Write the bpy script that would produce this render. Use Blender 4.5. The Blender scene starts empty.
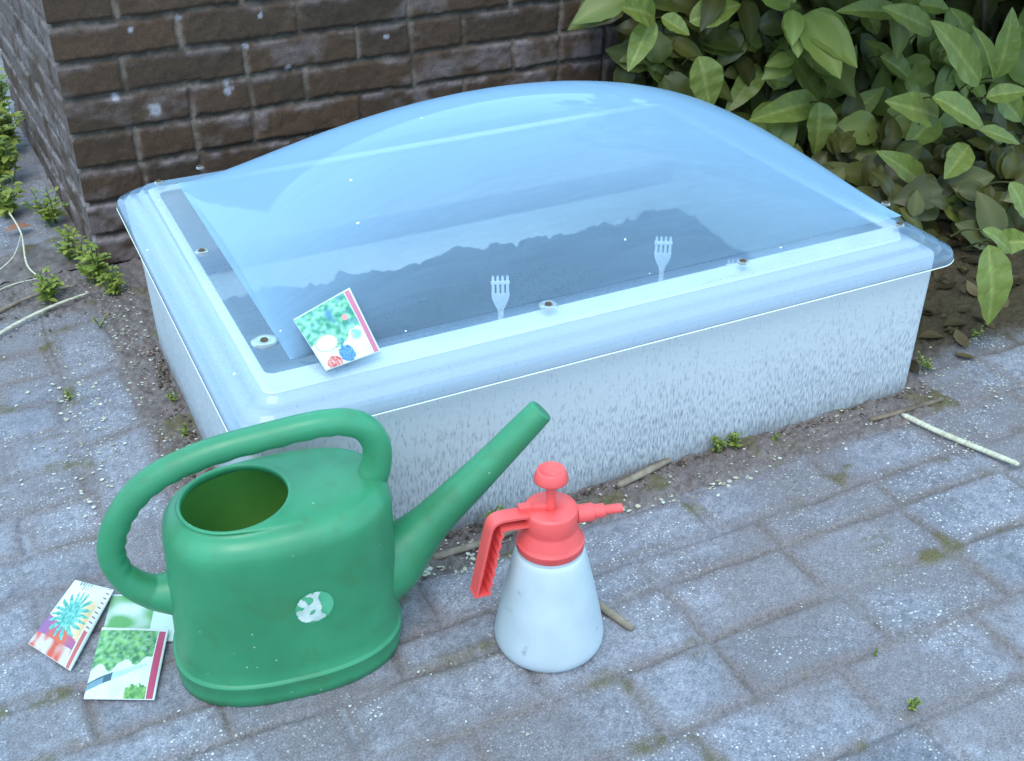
import bpy, math, random
import numpy as np
from mathutils import Vector, Matrix
from mathutils import noise as mn
PI = math.pi
R = math.radians
rnd = random.Random(7)
C = bpy.context.scene.collection
sc = bpy.context.scene

# ------------------------------------------------------------------ camera
cam_d = bpy.data.cameras.new('camera'); cam = bpy.data.objects.new('camera', cam_d); C.objects.link(cam)
CF = Vector((0.36921931, 0.76634329, -0.52573288)); CR = Vector((0.89922378, -0.43744602, -0.00613055)); CU = Vector((0.23467786, 0.47048799, 0.85062762))
mat = Matrix((CR, CU, -CF)).transposed().to_4x4(); mat.translation = Vector((0, 0, 0.978))
cam.matrix_world = mat
cam_d.sensor_width = 36; cam_d.lens = 1164.26 * 36 / 1024; cam_d.clip_start = 0.02; cam_d.clip_end = 500
cam_d.dof.use_dof = False
sc.camera = cam

# ------------------------------------------------------------------ world, sun, exposure
SUN_EL, SUN_AZ = R(58), R(215)      # azimuth from +Y towards +X
w = bpy.data.worlds.new('World'); sc.world = w; w.use_nodes = True
nt = w.node_tree; nt.nodes.clear()
wo = nt.nodes.new('ShaderNodeOutputWorld'); bg = nt.nodes.new('ShaderNodeBackground')
sky = nt.nodes.new('ShaderNodeTexSky'); sky.sky_type = 'NISHITA'; sky.sun_disc = False
sky.sun_elevation = SUN_EL; sky.sun_rotation = SUN_AZ; sky.air_density = 1.0; sky.dust_density = 1.5; sky.ozone_density = 1.0
tc = nt.nodes.new('ShaderNodeTexCoord'); nz = nt.nodes.new('ShaderNodeTexNoise'); nz.inputs['Scale'].default_value = 2.2; nz.inputs['Detail'].default_value = 5
cr = nt.nodes.new('ShaderNodeValToRGB'); cr.color_ramp.elements[0].position = 0.38; cr.color_ramp.elements[1].position = 0.62
cr.color_ramp.elements[0].color = (0.55, 0.55, 0.55, 1); cr.color_ramp.elements[1].color = (0.95, 0.95, 0.95, 1)
mx = nt.nodes.new('ShaderNodeMixRGB'); mx.inputs[2].default_value = (3.95, 7.35, 9.5, 1)     # thin cloud veil
nt.links.new(tc.outputs['Generated'], nz.inputs['Vector']); nt.links.new(nz.outputs['Fac'], cr.inputs['Fac'])
nt.links.new(cr.outputs['Color'], mx.inputs[0]); nt.links.new(sky.outputs['Color'], mx.inputs[1])
nt.links.new(mx.outputs['Color'], bg.inputs['Color']); bg.inputs['Strength'].default_value = 0.12
nt.links.new(bg.outputs['Background'], wo.inputs['Surface'])
sd = bpy.data.lights.new('sun', 'SUN'); sd.energy = 0.7; sd.angle = R(35); sd.color = (1.0, 0.93, 0.8)
so = bpy.data.objects.new('sun', sd); C.objects.link(so)
sdir = Vector((math.sin(SUN_AZ) * math.cos(SUN_EL), math.cos(SUN_AZ) * math.cos(SUN_EL), math.sin(SUN_EL)))
so.rotation_euler = sdir.to_track_quat('Z', 'Y').to_euler()
so.location = sdir * 20
sc.view_settings.view_transform = 'Standard'; sc.view_settings.look = 'None'
sc.view_settings.exposure = 1.32; sc.view_settings.gamma = 1.0
sc.render.engine = 'CYCLES'
sc.cycles.transparent_max_bounces = 24; sc.cycles.max_bounces = 10

# ------------------------------------------------------------------ helpers
def tag(o, label=None, cat=None, group=None, kind=None):
    if label: o['label'] = label
    if cat: o['category'] = cat
    if group: o['group'] = group
    if kind: o['kind'] = kind
    return o
def empty(name, loc=(0, 0, 0), rz=0.0):
    o = bpy.data.objects.new(name, None); C.objects.link(o); o.location = loc; o.rotation_euler.z = rz
    o.empty_display_size = 0.02
    return o
def mesh(name, V, F, mat, parent=None, smooth=True, col=None, colname='Col'):
    me = bpy.data.meshes.new(name)
    me.from_pydata([tuple(v) for v in V], [], F); me.update()
    if smooth: me.polygons.foreach_set('use_smooth', [True] * len(me.polygons))
    if mat: me.materials.append(mat)
    if col is not None:      # per-vertex or per-face colours
        col = np.asarray(col, dtype=np.float32)
        if len(col) == len(V):
            a = me.color_attributes.new(colname, 'FLOAT_COLOR', 'POINT')
            a.data.foreach_set('color', np.c_[col, np.ones(len(col))].astype(np.float32).ravel())
        else:
            a = me.color_attributes.new(colname, 'FLOAT_COLOR', 'CORNER')
            cnt = [len(f) for f in F]
            cc = np.repeat(np.c_[col, np.ones(len(col))], cnt, axis=0).astype(np.float32)
            a.data.foreach_set('color', cc.ravel())
    o = bpy.data.objects.new(name, me); C.objects.link(o)
    if parent: o.parent = parent
    return o
def rings(rs, closed_start=False, closed_end=False):
    """loft a list of equal-length rings"""
    n = len(rs[0]); V = [tuple(p) for r in rs for p in r]; F = []
    for i in range(len(rs) - 1):
        for j in range(n):
            k = (j + 1) % n
            F.append((i * n + j, i * n + k, (i + 1) * n + k, (i + 1) * n + j))
    if closed_start:
        F.append(tuple(range(n - 1, -1, -1)))
    if closed_end:
        b = (len(rs) - 1) * n; F.append(tuple(range(b, b + n)))
    return V, F
def circ(r, z, n=48, cx=0, cy=0):
    return [(cx + r * math.cos(2 * PI * i / n), cy + r * math.sin(2 * PI * i / n), z) for i in range(n)]
def lathe(prof, n=48, cs=False, ce=False):
    return rings([circ(r, z, n) for r, z in prof], cs, ce)
def smoothpath(pts, rad, m=8):
    P = [Vector(p) for p in pts]; out = []; ro = []
    for i in range(len(P) - 1):
        p0 = P[max(i - 1, 0)]; p1 = P[i]; p2 = P[i + 1]; p3 = P[min(i + 2, len(P) - 1)]
        for k in range(m):
            t = k / m
            q = 0.5 * ((2 * p1) + (-p0 + p2) * t + (2 * p0 - 5 * p1 + 4 * p2 - p3) * t * t + (-p0 + 3 * p1 - 3 * p2 + p3) * t ** 3)
            out.append(q); ro.append(rad[i] * (1 - t) + rad[i + 1] * t)
    out.append(P[-1]); ro.append(rad[-1])
    return out, ro
def tube(path, rad, n=20, caps=True, shape=None):
    """sweep; shape(i, ang)->radius factor"""
    rs = []; up = None
    for i, p in enumerate(path):
        t = (path[min(i + 1, len(path) - 1)] - path[max(i - 1, 0)]).normalized()
        if up is None:
            a = Vector((0, 1, 0)) if abs(t.y) < 0.9 else Vector((1, 0, 0))
            up = (a - t * a.dot(t)).normalized()
        else:
            up = (up - t * up.dot(t)).normalized()
        b = t.cross(up)
        r = []
        for j in range(n):
            g = 2 * PI * j / n
            f = shape(i, g) if shape else 1.0
            r.append(p + (up * math.cos(g) + b * math.sin(g)) * rad[i] * f)
        rs.append(r)
    return rings(rs, caps, caps)
def join(parts):
    V = []; F = []
    for v, f in parts:
        o = len(V); V += list(v); F += [tuple(i + o for i in q) for q in f]
    return V, F
def box(x0, x1, y0, y1, z0, z1):
    V = [(x0, y0, z0), (x1, y0, z0), (x1, y1, z0), (x0, y1, z0), (x0, y0, z1), (x1, y0, z1), (x1, y1, z1), (x0, y1, z1)]
    F = [(0, 3, 2, 1), (4, 5, 6, 7), (0, 1, 5, 4), (1, 2, 6, 5), (2, 3, 7, 6), (3, 0, 4, 7)]
    return V, F
def rrect(x0, x1, y0, y1, r, z, n=8, side=6):
    P = []
    cs = [(x1 - r, y0 + r, -PI / 2), (x1 - r, y1 - r, 0), (x0 + r, y1 - r, PI / 2), (x0 + r, y0 + r, PI)]
    for q, (a, b, s) in enumerate(cs):
        for i in range(n + 1):
            g = s + (PI / 2) * i / n
            P.append((a + r * math.cos(g), b + r * math.sin(g), z))
        a2, b2, s2 = cs[(q + 1) % 4]
        e = P[-1]; f = (a2 + r * math.cos(s2), b2 + r * math.sin(s2), z)
        for i in range(1, side):
            t = i / side; P.append((e[0] * (1 - t) + f[0] * t, e[1] * (1 - t) + f[1] * t, z))
    return P

# numpy value noise
def _h(ix, iy, s):
    n = (ix.astype(np.int64) * 374761393 + iy.astype(np.int64) * 668265263 + s * 144269504) & 0x7fffffff
    n = (n ^ (n >> 13)) * 1274126177 & 0x7fffffff
    return ((n ^ (n >> 16)) & 0xffff) / 65535.0
def vn(x, y, s=0):
    ix = np.floor(x); iy = np.floor(y); fx = x - ix; fy = y - iy
    fx = fx * fx * (3 - 2 * fx); fy = fy * fy * (3 - 2 * fy)
    a = _h(ix, iy, s); b = _h(ix + 1, iy, s); c = _h(ix, iy + 1, s); d = _h(ix + 1, iy + 1, s)
    return (a * (1 - fx) + b * fx) * (1 - fy) + (c * (1 - fx) + d * fx) * fy
def fbm(x, y, s=0, o=4):
    t = 0; a = 0.5; m = 0
    for k in range(o):
        t = t + a * vn(x * 2 ** k, y * 2 ** k, s + k * 17); m += a; a *= 0.55
    return t / m
def sstep(a, b, x):
    t = np.clip((x - a) / (b - a), 0, 1); return t * t * (3 - 2 * t)
def lerp(a, b, t):
    return a + (b - a) * t[..., None]

# ------------------------------------------------------------------ materials
def nmat(name):
    m = bpy.data.materials.new(name); m.use_nodes = True
    nt = m.node_tree; b = nt.nodes['Principled BSDF']
    return m, nt, b
def N(nt, t, **k):
    n = nt.nodes.new(t)
    for a, v in k.items():
        if a in n.inputs: n.inputs[a].default_value = v
        else: setattr(n, a, v)
    return n
def noise_mat(name, c1, c2, scale=20, rough=0.6, bump=0.0, bscale=80, lo=0.35, hi=0.65, detail=6, spec=0.5, sss=0.0, coat=0.0, stretch=None):
    m, nt, b = nmat(name)
    tc = N(nt, 'ShaderNodeTexCoord'); src = tc.outputs['Object']
    if stretch:
        mp = N(nt, 'ShaderNodeMapping'); mp.inputs['Scale'].default_value = stretch; nt.links.new(src, mp.inputs['Vector']); src = mp.outputs['Vector']
    n = N(nt, 'ShaderNodeTexNoise', Scale=scale, Detail=detail); nt.links.new(src, n.inputs['Vector'])
    r = N(nt, 'ShaderNodeValToRGB'); r.color_ramp.elements[0].position = lo; r.color_ramp.elements[1].position = hi
    r.color_ramp.elements[0].color = (*c1, 1); r.color_ramp.elements[1].color = (*c2, 1)
    nt.links.new(n.outputs['Fac'], r.inputs['Fac']); nt.links.new(r.outputs['Color'], b.inputs['Base Color'])
    b.inputs['Roughness'].default_value = rough; b.inputs['Specular IOR Level'].default_value = spec
    if sss: b.inputs['Subsurface Weight'].default_value = sss; b.inputs['Subsurface Radius'].default_value = (0.01, 0.01, 0.01)
    if bump:
        n2 = N(nt, 'ShaderNodeTexNoise', Scale=bscale, Detail=4); nt.links.new(src, n2.inputs['Vector'])
        bp = N(nt, 'ShaderNodeBump', Strength=bump, Distance=0.002); nt.links.new(n2.outputs['Fac'], bp.inputs['Height']); nt.links.new(bp.outputs['Normal'], b.inputs['Normal'])
    return m
def attr_mat(name, rough=0.9, grain=0.25, gscale=400, bump=0.35, specks=False, spec=0.3, trans=0.0):
    m, nt, b = nmat(name)
    at = N(nt, 'ShaderNodeVertexColor'); at.layer_name = 'Col'
    tc = N(nt, 'ShaderNodeTexCoord')
    n = N(nt, 'ShaderNodeTexNoise', Scale=gscale, Detail=3); nt.links.new(tc.outputs['Object'], n.inputs['Vector'])
    mr = N(nt, 'ShaderNodeMapRange'); mr.inputs['From Min'].default_value = 0.3; mr.inputs['From Max'].default_value = 0.7
    mr.inputs['To Min'].default_value = 1 - grain; mr.inputs['To Max'].default_value = 1 + grain
    nt.links.new(n.outputs['Fac'], mr.inputs['Value'])
    mul = N(nt, 'ShaderNodeMixRGB', blend_type='MULTIPLY'); mul.inputs[0].default_value = 1
    nt.links.new(at.outputs['Color'], mul.inputs[1]); nt.links.new(mr.outputs['Result'], mul.inputs[2])
    out = mul.outputs['Color']
    if specks:
        # pale aggregate chips of two sizes
        for (s, thr, colr, keep) in ((240, 0.28, (0.52, 0.50, 0.50, 1), 0.62), (140, 0.22, (0.62, 0.59, 0.56, 1), 0.76), (330, 0.22, (0.10, 0.09, 0.10, 1), 0.72)):
            v = N(nt, 'ShaderNodeTexVoronoi', Scale=s); nt.links.new(tc.outputs['Object'], v.inputs['Vector'])
            lt = N(nt, 'ShaderNodeMath', operation='LESS_THAN'); lt.inputs[1].default_value = thr; nt.links.new(v.outputs['Distance'], lt.inputs[0])
            sep = N(nt, 'ShaderNodeSeparateColor'); nt.links.new(v.outputs['Color'], sep.inputs['Color'])
            gt = N(nt, 'ShaderNodeMath', operation='GREATER_THAN'); gt.inputs[1].default_value = keep; nt.links.new(sep.outputs[0], gt.inputs[0])
            a = N(nt, 'ShaderNodeMath', operation='MULTIPLY'); nt.links.new(lt.outputs[0], a.inputs[0]); nt.links.new(gt.outputs[0], a.inputs[1])
            mk = N(nt, 'ShaderNodeAttribute'); mk.attribute_name = 'Mask'
            a2 = N(nt, 'ShaderNodeMath', operation='MULTIPLY'); nt.links.new(a.outputs[0], a2.inputs[0]); nt.links.new(mk.outputs['Fac'], a2.inputs[1])
            mm = N(nt, 'ShaderNodeMixRGB'); mm.inputs[2].default_value = colr
            nt.links.new(a2.outputs[0], mm.inputs[0]); nt.links.new(out, mm.inputs[1]); out = mm.outputs['Color']
    nt.links.new(out, b.inputs['Base Color'])
    b.inputs['Roughness'].default_value = rough; b.inputs['Specular IOR Level'].default_value = spec
    n2 = N(nt, 'ShaderNodeTexNoise', Scale=gscale * 0.8, Detail=4); nt.links.new(tc.outputs['Object'], n2.inputs['Vector'])
    bp = N(nt, 'ShaderNodeBump', Strength=bump, Distance=0.0015); nt.links.new(n2.outputs['Fac'], bp.inputs['Height']); nt.links.new(bp.outputs['Normal'], b.inputs['Normal'])
    return m
def leaf_mat(name, trans=0.35, rough=0.45):
    m, nt, b = nmat(name)
    at = N(nt, 'ShaderNodeVertexColor'); at.layer_name = 'Col'
    nt.links.new(at.outputs['Color'], b.inputs['Base Color']); b.inputs['Roughness'].default_value = rough
    b.inputs['Specular IOR Level'].default_value = 0.35
    tr = N(nt, 'ShaderNodeBsdfTranslucent'); nt.links.new(at.outputs['Color'], tr.inputs['Color'])
    mx = N(nt, 'ShaderNodeMixShader'); mx.inputs[0].default_value = trans
    o = nt.nodes['Material Output']
    nt.links.new(b.outputs[0], mx.inputs[1]); nt.links.new(tr.outputs[0], mx.inputs[2]); nt.links.new(mx.outputs[0], o.inputs['Surface'])
    return m
def acrylic_mat(name, haze0, haze1, tint, film, fm=1.4, ior=1.5, rough=0.03, fmax=1.0):
    """thin weathered acrylic: see-through, glossy by Fresnel, with a milky film that thickens at grazing angles"""
    m = bpy.data.materials.new(name); m.use_nodes = True; nt = m.node_tree; nt.nodes.clear()
    o = N(nt, 'ShaderNodeOutputMaterial'); T = N(nt, 'ShaderNodeBsdfTransparent'); T.inputs['Color'].default_value = (*tint, 1)
    G = N(nt, 'ShaderNodeBsdfGlossy', Roughness=rough); D = N(nt, 'ShaderNodeBsdfDiffuse'); L = N(nt, 'ShaderNodeBsdfTranslucent')
    D.inputs['Color'].default_value = (*film, 1); L.inputs['Color'].default_value = (*film, 1)
    mil = N(nt, 'ShaderNodeMixShader'); mil.inputs[0].default_value = 0.5; nt.links.new(D.outputs[0], mil.inputs[1]); nt.links.new(L.outputs[0], mil.inputs[2])
    lw = N(nt, 'ShaderNodeLayerWeight', Blend=0.4)
    tc = N(nt, 'ShaderNodeTexCoord'); n = N(nt, 'ShaderNodeTexNoise', Scale=5, Detail=7, Distortion=.6); nt.links.new(tc.outputs['Object'], n.inputs['Vector'])
    mr = N(nt, 'ShaderNodeMapRange'); mr.inputs['From Max'].default_value = fmax; mr.inputs['To Min'].default_value = haze0; mr.inputs['To Max'].default_value = haze1
    nt.links.new(lw.outputs['Facing'], mr.inputs['Value'])
    ad = N(nt, 'ShaderNodeMath', operation='MULTIPLY_ADD'); nt.links.new(n.outputs['Fac'], ad.inputs[0]); ad.inputs[1].default_value = 0.22 * haze0 + .02; nt.links.new(mr.outputs[0], ad.inputs[2])
    mp = N(nt, 'ShaderNodeMapping'); mp.inputs['Rotation'].default_value = (0, 0, .5); mp.inputs['Scale'].default_value = (6, 60, 20); nt.links.new(tc.outputs['Object'], mp.inputs['Vector'])
    n9 = N(nt, 'ShaderNodeTexNoise', Scale=1.2, Detail=8, Distortion=1.5); nt.links.new(mp.outputs['Vector'], n9.inputs['Vector'])
    ad2 = N(nt, 'ShaderNodeMath', operation='MULTIPLY_ADD'); nt.links.new(n9.outputs['Fac'], ad2.inputs[0]); ad2.inputs[1].default_value = 0.12; nt.links.new(ad.outputs[0], ad2.inputs[2])
    n10 = N(nt, 'ShaderNodeTexNoise', Scale=180, Detail=4); nt.links.new(tc.outputs['Object'], n10.inputs['Vector'])
    ad3 = N(nt, 'ShaderNodeMath', operation='MULTIPLY_ADD'); nt.links.new(n10.outputs['Fac'], ad3.inputs[0]); ad3.inputs[1].default_value = 0.05; nt.links.new(ad2.outputs[0], ad3.inputs[2])
    ad = N(nt, 'ShaderNodeMath', operation='SUBTRACT'); nt.links.new(ad3.outputs[0], ad.inputs[0]); ad.inputs[1].default_value = .085; ad.use_clamp = True
    s1 = N(nt, 'ShaderNodeMixShader'); nt.links.new(ad.outputs[0], s1.inputs[0]); nt.links.new(T.outputs[0], s1.inputs[1]); nt.links.new(mil.outputs[0], s1.inputs[2])
    # dried drips and grit
    v = N(nt, 'ShaderNodeTexVoronoi', Scale=42); nt.links.new(tc.outputs['Object'], v.inputs['Vector'])
    lt = N(nt, 'ShaderNodeMath', operation='LESS_THAN'); lt.inputs[1].default_value = .085; nt.links.new(v.outputs['Distance'], lt.inputs[0])
    sp = N(nt, 'ShaderNodeSeparateColor'); nt.links.new(v.outputs['Color'], sp.inputs['Color'])
    gt = N(nt, 'ShaderNodeMath', operation='GREATER_THAN'); gt.inputs[1].default_value = .93; nt.links.new(sp.outputs[0], gt.inputs[0])
    am = N(nt, 'ShaderNodeMath', operation='MULTIPLY'); nt.links.new(lt.outputs[0], am.inputs[0]); nt.links.new(gt.outputs[0], am.inputs[1])
    DW = N(nt, 'ShaderNodeBsdfDiffuse'); DW.inputs['Color'].default_value = (.8, .8, .78, 1)
    s3 = N(nt, 'ShaderNodeMixShader'); nt.links.new(am.outputs[0], s3.inputs[0]); nt.links.new(s1.outputs[0], s3.inputs[1]); nt.links.new(DW.outputs[0], s3.inputs[2])
    fr = N(nt, 'ShaderNodeFresnel', IOR=ior); f2 = N(nt, 'ShaderNodeMath', operation='MULTIPLY'); f2.inputs[1].default_value = fm; f2.use_clamp = True
    nt.links.new(fr.outputs[0], f2.inputs[0])
    s2 = N(nt, 'ShaderNodeMixShader'); nt.links.new(f2.outputs[0], s2.inputs[0]); nt.links.new(s3.outputs[0], s2.inputs[1]); nt.links.new(G.outputs[0], s2.inputs[2])
    nt.links.new(s2.outputs[0], o.inputs['Surface'])
    return m

M_pave = attr_mat('concrete_pavers', 0.9, 0.34, 480, 0.7, specks=True)
M_brick = attr_mat('old_brick', 0.93, 0.25, 380, 0.35)
M_leaf = leaf_mat('leaves', 0.3, 0.36)
M_weed = leaf_mat('weed_leaves', 0.35, 0.55)
M_stem = noise_mat('stems', (0.05, 0.035, 0.02), (0.10, 0.07, 0.04), 40, 0.8)
M_print = attr_mat('printed_paper', 0.45, 0.05, 300, 0.05, spec=0.5)
M_flake = attr_mat('petal_flakes', 0.8, 0.1, 200, 0.0)

# ------------------------------------------------------------------ paving (height field of worn pavers)
WX, WY = 0.1708, 2.157
rowsY = [-0.6, -0.5, -0.4, -0.3, -0.2, -0.1, 0.0, 0.1, 0.2, 0.3, 0.4, 0.5, 0.6, 0.702, 0.802, 0.903, 0.963, 1.052, 1.5, 2.5]
def paver_cells(X, Y):
    """distance to nearest joint (m), cell id, soil mask"""
    wob = (fbm(X * 14, Y * 14, 5, 3) - 0.5) * 0.010; wob2 = (fbm(X * 13, Y * 13, 9, 3) - 0.5) * 0.010
    x = X + wob; y = Y + wob2
    dist = np.full(X.shape, 9.0); cid = np.zeros(X.shape)
    joints = {13: [-.27, -.07, .13, .33, .521, .64, .833, 1.011, 1.205, 1.40, 1.6, 1.8, 2.0], 14: [-.2, .0, .22, .43, .638, .819, 1.013, 1.2, 1.4, 1.6, 1.8, 2.],
              15: [-.1, .1, .3, .49, .638, .822, 1.02, 1.22, 1.42, 1.62], 16: [-.03, .17, .37, .56, .765, .975, 1.17, 1.37, 1.57]}
    near = y < 1.052
    for k in range(len(rowsY) - 1):
        a, b = rowsY[k], rowsY[k + 1]
        if k == 17: break
        m = (y >= a) & (y < b)
        if not m.any(): continue
        dy = np.minimum(y - a, b - y)
        if k in joints: jx = np.array([-9.] + joints[k] + [9.])
        else:
            o = (k * 0.1 + 0.037 * ((k * 7) % 5)) % 0.2; jx = np.arange(-3, 4, 0.2) + o
        i = np.searchsorted(jx, x[m]); i = np.clip(i, 1, len(jx) - 1)
        dx = np.minimum(x[m] - jx[i - 1], jx[i] - x[m])
        dist[m] = np.minimum(dx, dy[m]); cid[m] = k * 57 + i
    # beside and behind the box: rows on the left, a soldier column along the edge
    m = (y >= 1.052) & (x < 0.135)
    col = m & (x > 0.04); jy = np.array([-9, 1.052, 1.21, 1.375, 1.552, 1.745, 1.93, 2.12, 2.31, 2.5, 2.7, 2.9, 3.1, 3.3, 9.])
    if col.any():
        i = np.clip(np.searchsorted(jy, y[col] - (x[col] - .09) * .25), 1, len(jy) - 1); yy = y[col] - (x[col] - .09) * .25
        d = np.minimum(np.minimum(yy - jy[i - 1], jy[i] - yy), np.minimum(x[col] - 0.04, 0.135 - x[col])); dist[col] = d; cid[col] = 2000 + i
    lf = m & (x <= 0.04)
    if lf.any():
        k = np.floor((y[lf] - 1.052) / 0.0905); fy = (y[lf] - 1.052) - k * 0.0905
        xo = x[lf] - 0.04 + (k % 2) * 0.09 + 4; i = np.floor(xo / 0.19); fx = xo - i * 0.19
        d = np.minimum(np.minimum(fy, 0.0905 - fy), np.minimum(np.minimum(fx, 0.19 - fx), 0.04 - x[lf])); dist[lf] = d; cid[lf] = 3000 + k * 61 + i
    rt = (y >= 1.052) & (x > 1.27)
    if rt.any():
        k = np.floor((y[rt] - 1.052) / 0.1); fy = (y[rt] - 1.052) - k * 0.1
        xo = x[rt] + (k % 2) * 0.1 + 4; i = np.floor(xo / 0.2); fx = xo - i * 0.2
        d = np.minimum(np.minimum(fy, 0.1 - fy), np.minimum(fx, 0.2 - fx)); dist[rt] = d; cid[rt] = 5000 + k * 61 + i
    soil = np.zeros(X.shape)
    edge = (fbm(X * 9, Y * 9, 31, 4) - 0.5)
    strip = (y >= 1.052) & (x >= 0.135) & (x <= 1.27)
    soil[strip] = 1
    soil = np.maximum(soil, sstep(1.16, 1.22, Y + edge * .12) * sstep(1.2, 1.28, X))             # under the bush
    soil = np.maximum(soil, sstep(1.93, 2.02, Y + edge * .2) * (1 - sstep(2.28, 2.36, Y + edge * .2)) * (X > -2))
    dist[strip] = 9
    return dist, cid, soil
def grid_mesh(name, x0, x1, y0, y1, step, mat):
    xs = np.arange(x0, x1 + step / 2, step); ys = np.arange(y0, y1 + step / 2, step)
    X, Y = np.meshgrid(xs, ys); return X, Y
def build_grid(name, P, col, mask, mat, parent=None):
    h, wd = P.shape[:2]; nv = h * wd
    me = bpy.data.meshes.new(name)
    me.vertices.add(nv); me.vertices.foreach_set('co', P.reshape(-1).astype(np.float32))
    i = np.arange(nv).reshape(h, wd)
    q = np.stack([i[:-1, :-1], i[:-1, 1:], i[1:, 1:], i[1:, :-1]], -1).reshape(-1, 4)
    nf = len(q); me.loops.add(nf * 4); me.loops.foreach_set('vertex_index', q.ravel().astype(np.int32))
    me.polygons.add(nf); me.polygons.foreach_set('loop_start', np.arange(0, nf * 4, 4, dtype=np.int32)); me.polygons.foreach_set('loop_total', np.full(nf, 4, dtype=np.int32))
    me.update(calc_edges=True); me.validate()
    me.polygons.foreach_set('use_smooth', np.ones(nf, dtype=bool))
    a = me.color_attributes.new('Col', 'FLOAT_COLOR', 'POINT'); a.data.foreach_set('color', np.concatenate([col, np.ones(col.shape[:2] + (1,))], -1).astype(np.float32).ravel())
    b = me.attributes.new('Mask', 'FLOAT', 'POINT'); b.data.foreach_set('value', mask.astype(np.float32).ravel())
    me.materials.append(mat)
    o = bpy.data.objects.new(name, me); C.objects.link(o)
    if parent: o.parent = parent
    return o
def paving_patch(name, x0, x1, y0, y1, step):
    X, Y = grid_mesh(name, x0, x1, y0, y1, step, None)
    d, cid, soil = paver_cells(X, Y)
    r1 = _h(cid, cid * 3, 4); r2 = _h(cid * 5, cid, 8); r3 = _h(cid * 2, cid * 7, 12)
    n1 = fbm(X * 6, Y * 6, 1, 5); n2 = fbm(X * 40, Y * 40, 2, 4); n3 = fbm(X * 150, Y * 150, 3, 2)
    jw = 0.0020 + 0.0048 * sstep(0.35, 0.75, fbm(X * 11, Y * 11, 21, 3))
    joint = 1 - sstep(jw * 0.55, jw + 0.0026, d)
    joint = np.maximum(joint, soil)
    fill = sstep(0.42, 0.68, fbm(X * 8, Y * 8, 77, 3))                                   # joints silted up here and there
    Z = -0.0038 * joint * (1 - 0.85 * fill) + (r1 - 0.5) * 0.003 * (1 - joint) + (n1 - .5) * 0.004 + (n2 - .5) * 0.0018 + (n3 - .5) * 0.0012
    Z = Z + soil * ((n2 - .5) * 0.010 + (n3 - .5) * .009 + 0.003)
    base = np.array([0.248, 0.228, 0.262]); alt = np.array([0.172, 0.160, 0.190])
    col = lerp(np.broadcast_to(base, X.shape + (3,)), alt, np.clip(r2 * 0.6 + (n1 - .5) * 2.0, 0, 1))
    grit = fbm(X * 420, Y * 420, 6, 2)
    col = col * (0.80 + 0.36 * n2 + 0.55 * (n3 - .5) + .55 * (grit - .5))[..., None] * (1 + .22 * (r3 - .5))[..., None]
    # dust and brown film
    film = sstep(0.46, 0.70, fbm(X * 5.5 + 3, Y * 5.5, 51, 6)) * 0.62
    col = lerp(col, np.array([0.165, 0.130, 0.132]), film)
    edge = (1 - sstep(0.004, 0.022, d)) * (0.35 + 0.6 * fbm(X * 20, Y * 20, 61, 3)) * (1 - joint)
    col = lerp(col, np.array([0.165, 0.120, 0.120]), edge * 0.85)
    dirt = lerp(np.broadcast_to(np.array([0.180, 0.138, 0.132]), X.shape + (3,)), np.array([0.098, 0.068, 0.060]), n2)
    dirt = dirt * (.65 + .9 * grit)[..., None]; col = lerp(col, dirt, np.maximum(soil * .9, joint * (0.10 + 0.75 * sstep(.3, .65, fbm(X * 9, Y * 9, 71, 5)))))
    moss = sstep(0.60, 0.74, fbm(X * 10 + 7, Y * 10, 81, 4)) * (1 - sstep(0.006, 0.020, d)) * sstep(.3, .6, n2)
    moss = np.maximum(moss, soil * sstep(0.62, 0.74, fbm(X * 12, Y * 12, 87, 4)) * .8)
    for (mx_, my_, mr_) in ((0.937, 0.859, 0.016), (0.955, .873, .012), (0.612, .803, .012), (1.01, 1.0, .014), (0.70, .705, .010), (0.985, .99, .02), (1.10, .80, .013), (0.64, .70, .010), (.045, 1.665, .02), (.03, 1.69, .014), (0.34, 1.03, .015)):
        dd = np.hypot((X - mx_), (Y - my_) * 1.3); moss = np.maximum(moss, (1 - sstep(mr_ * .3, mr_ * 1.6, dd + (n2 - .5) * .05)) * sstep(.35, .6, fbm(X * 90, Y * 90, 91, 3)) * .85)
    col = lerp(col, np.array([0.105, 0.082, 0.025]), moss * 0.8); Z = Z + moss * (0.0015 + n3 * 0.002)
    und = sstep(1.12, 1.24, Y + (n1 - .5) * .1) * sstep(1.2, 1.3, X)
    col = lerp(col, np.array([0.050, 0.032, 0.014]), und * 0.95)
    mask = (1 - joint) * (1 - moss) * (1 - film * .7) * (.10 + .80 * sstep(.38, .66, fbm(X * 16, Y * 16, 97, 4)))
    P = np.stack([X, Y, Z], -1)
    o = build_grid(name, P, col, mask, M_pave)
    tag(o, kind='structure'); return o
paving_patch('paving', -0.9, 2.3, 0.25, 2.15, 0.0035)
paving_patch('path', -1.2, 0.165, 2.1535, 4.6, 0.008)
# ground sheet to the horizon
M_ground = noise_mat('ground_soil', (0.16, 0.125, 0.12), (0.24, 0.21, 0.23), 3, 0.95, 0.5, 60)
V, F = [(-200, -200, -0.012), (200, -200, -0.012), (200, 200, -0.012), (-200, 200, -0.012)], [(0, 1, 2, 3)]
tag(mesh('ground', V, F, M_ground, smooth=False), kind='structure')

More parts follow.
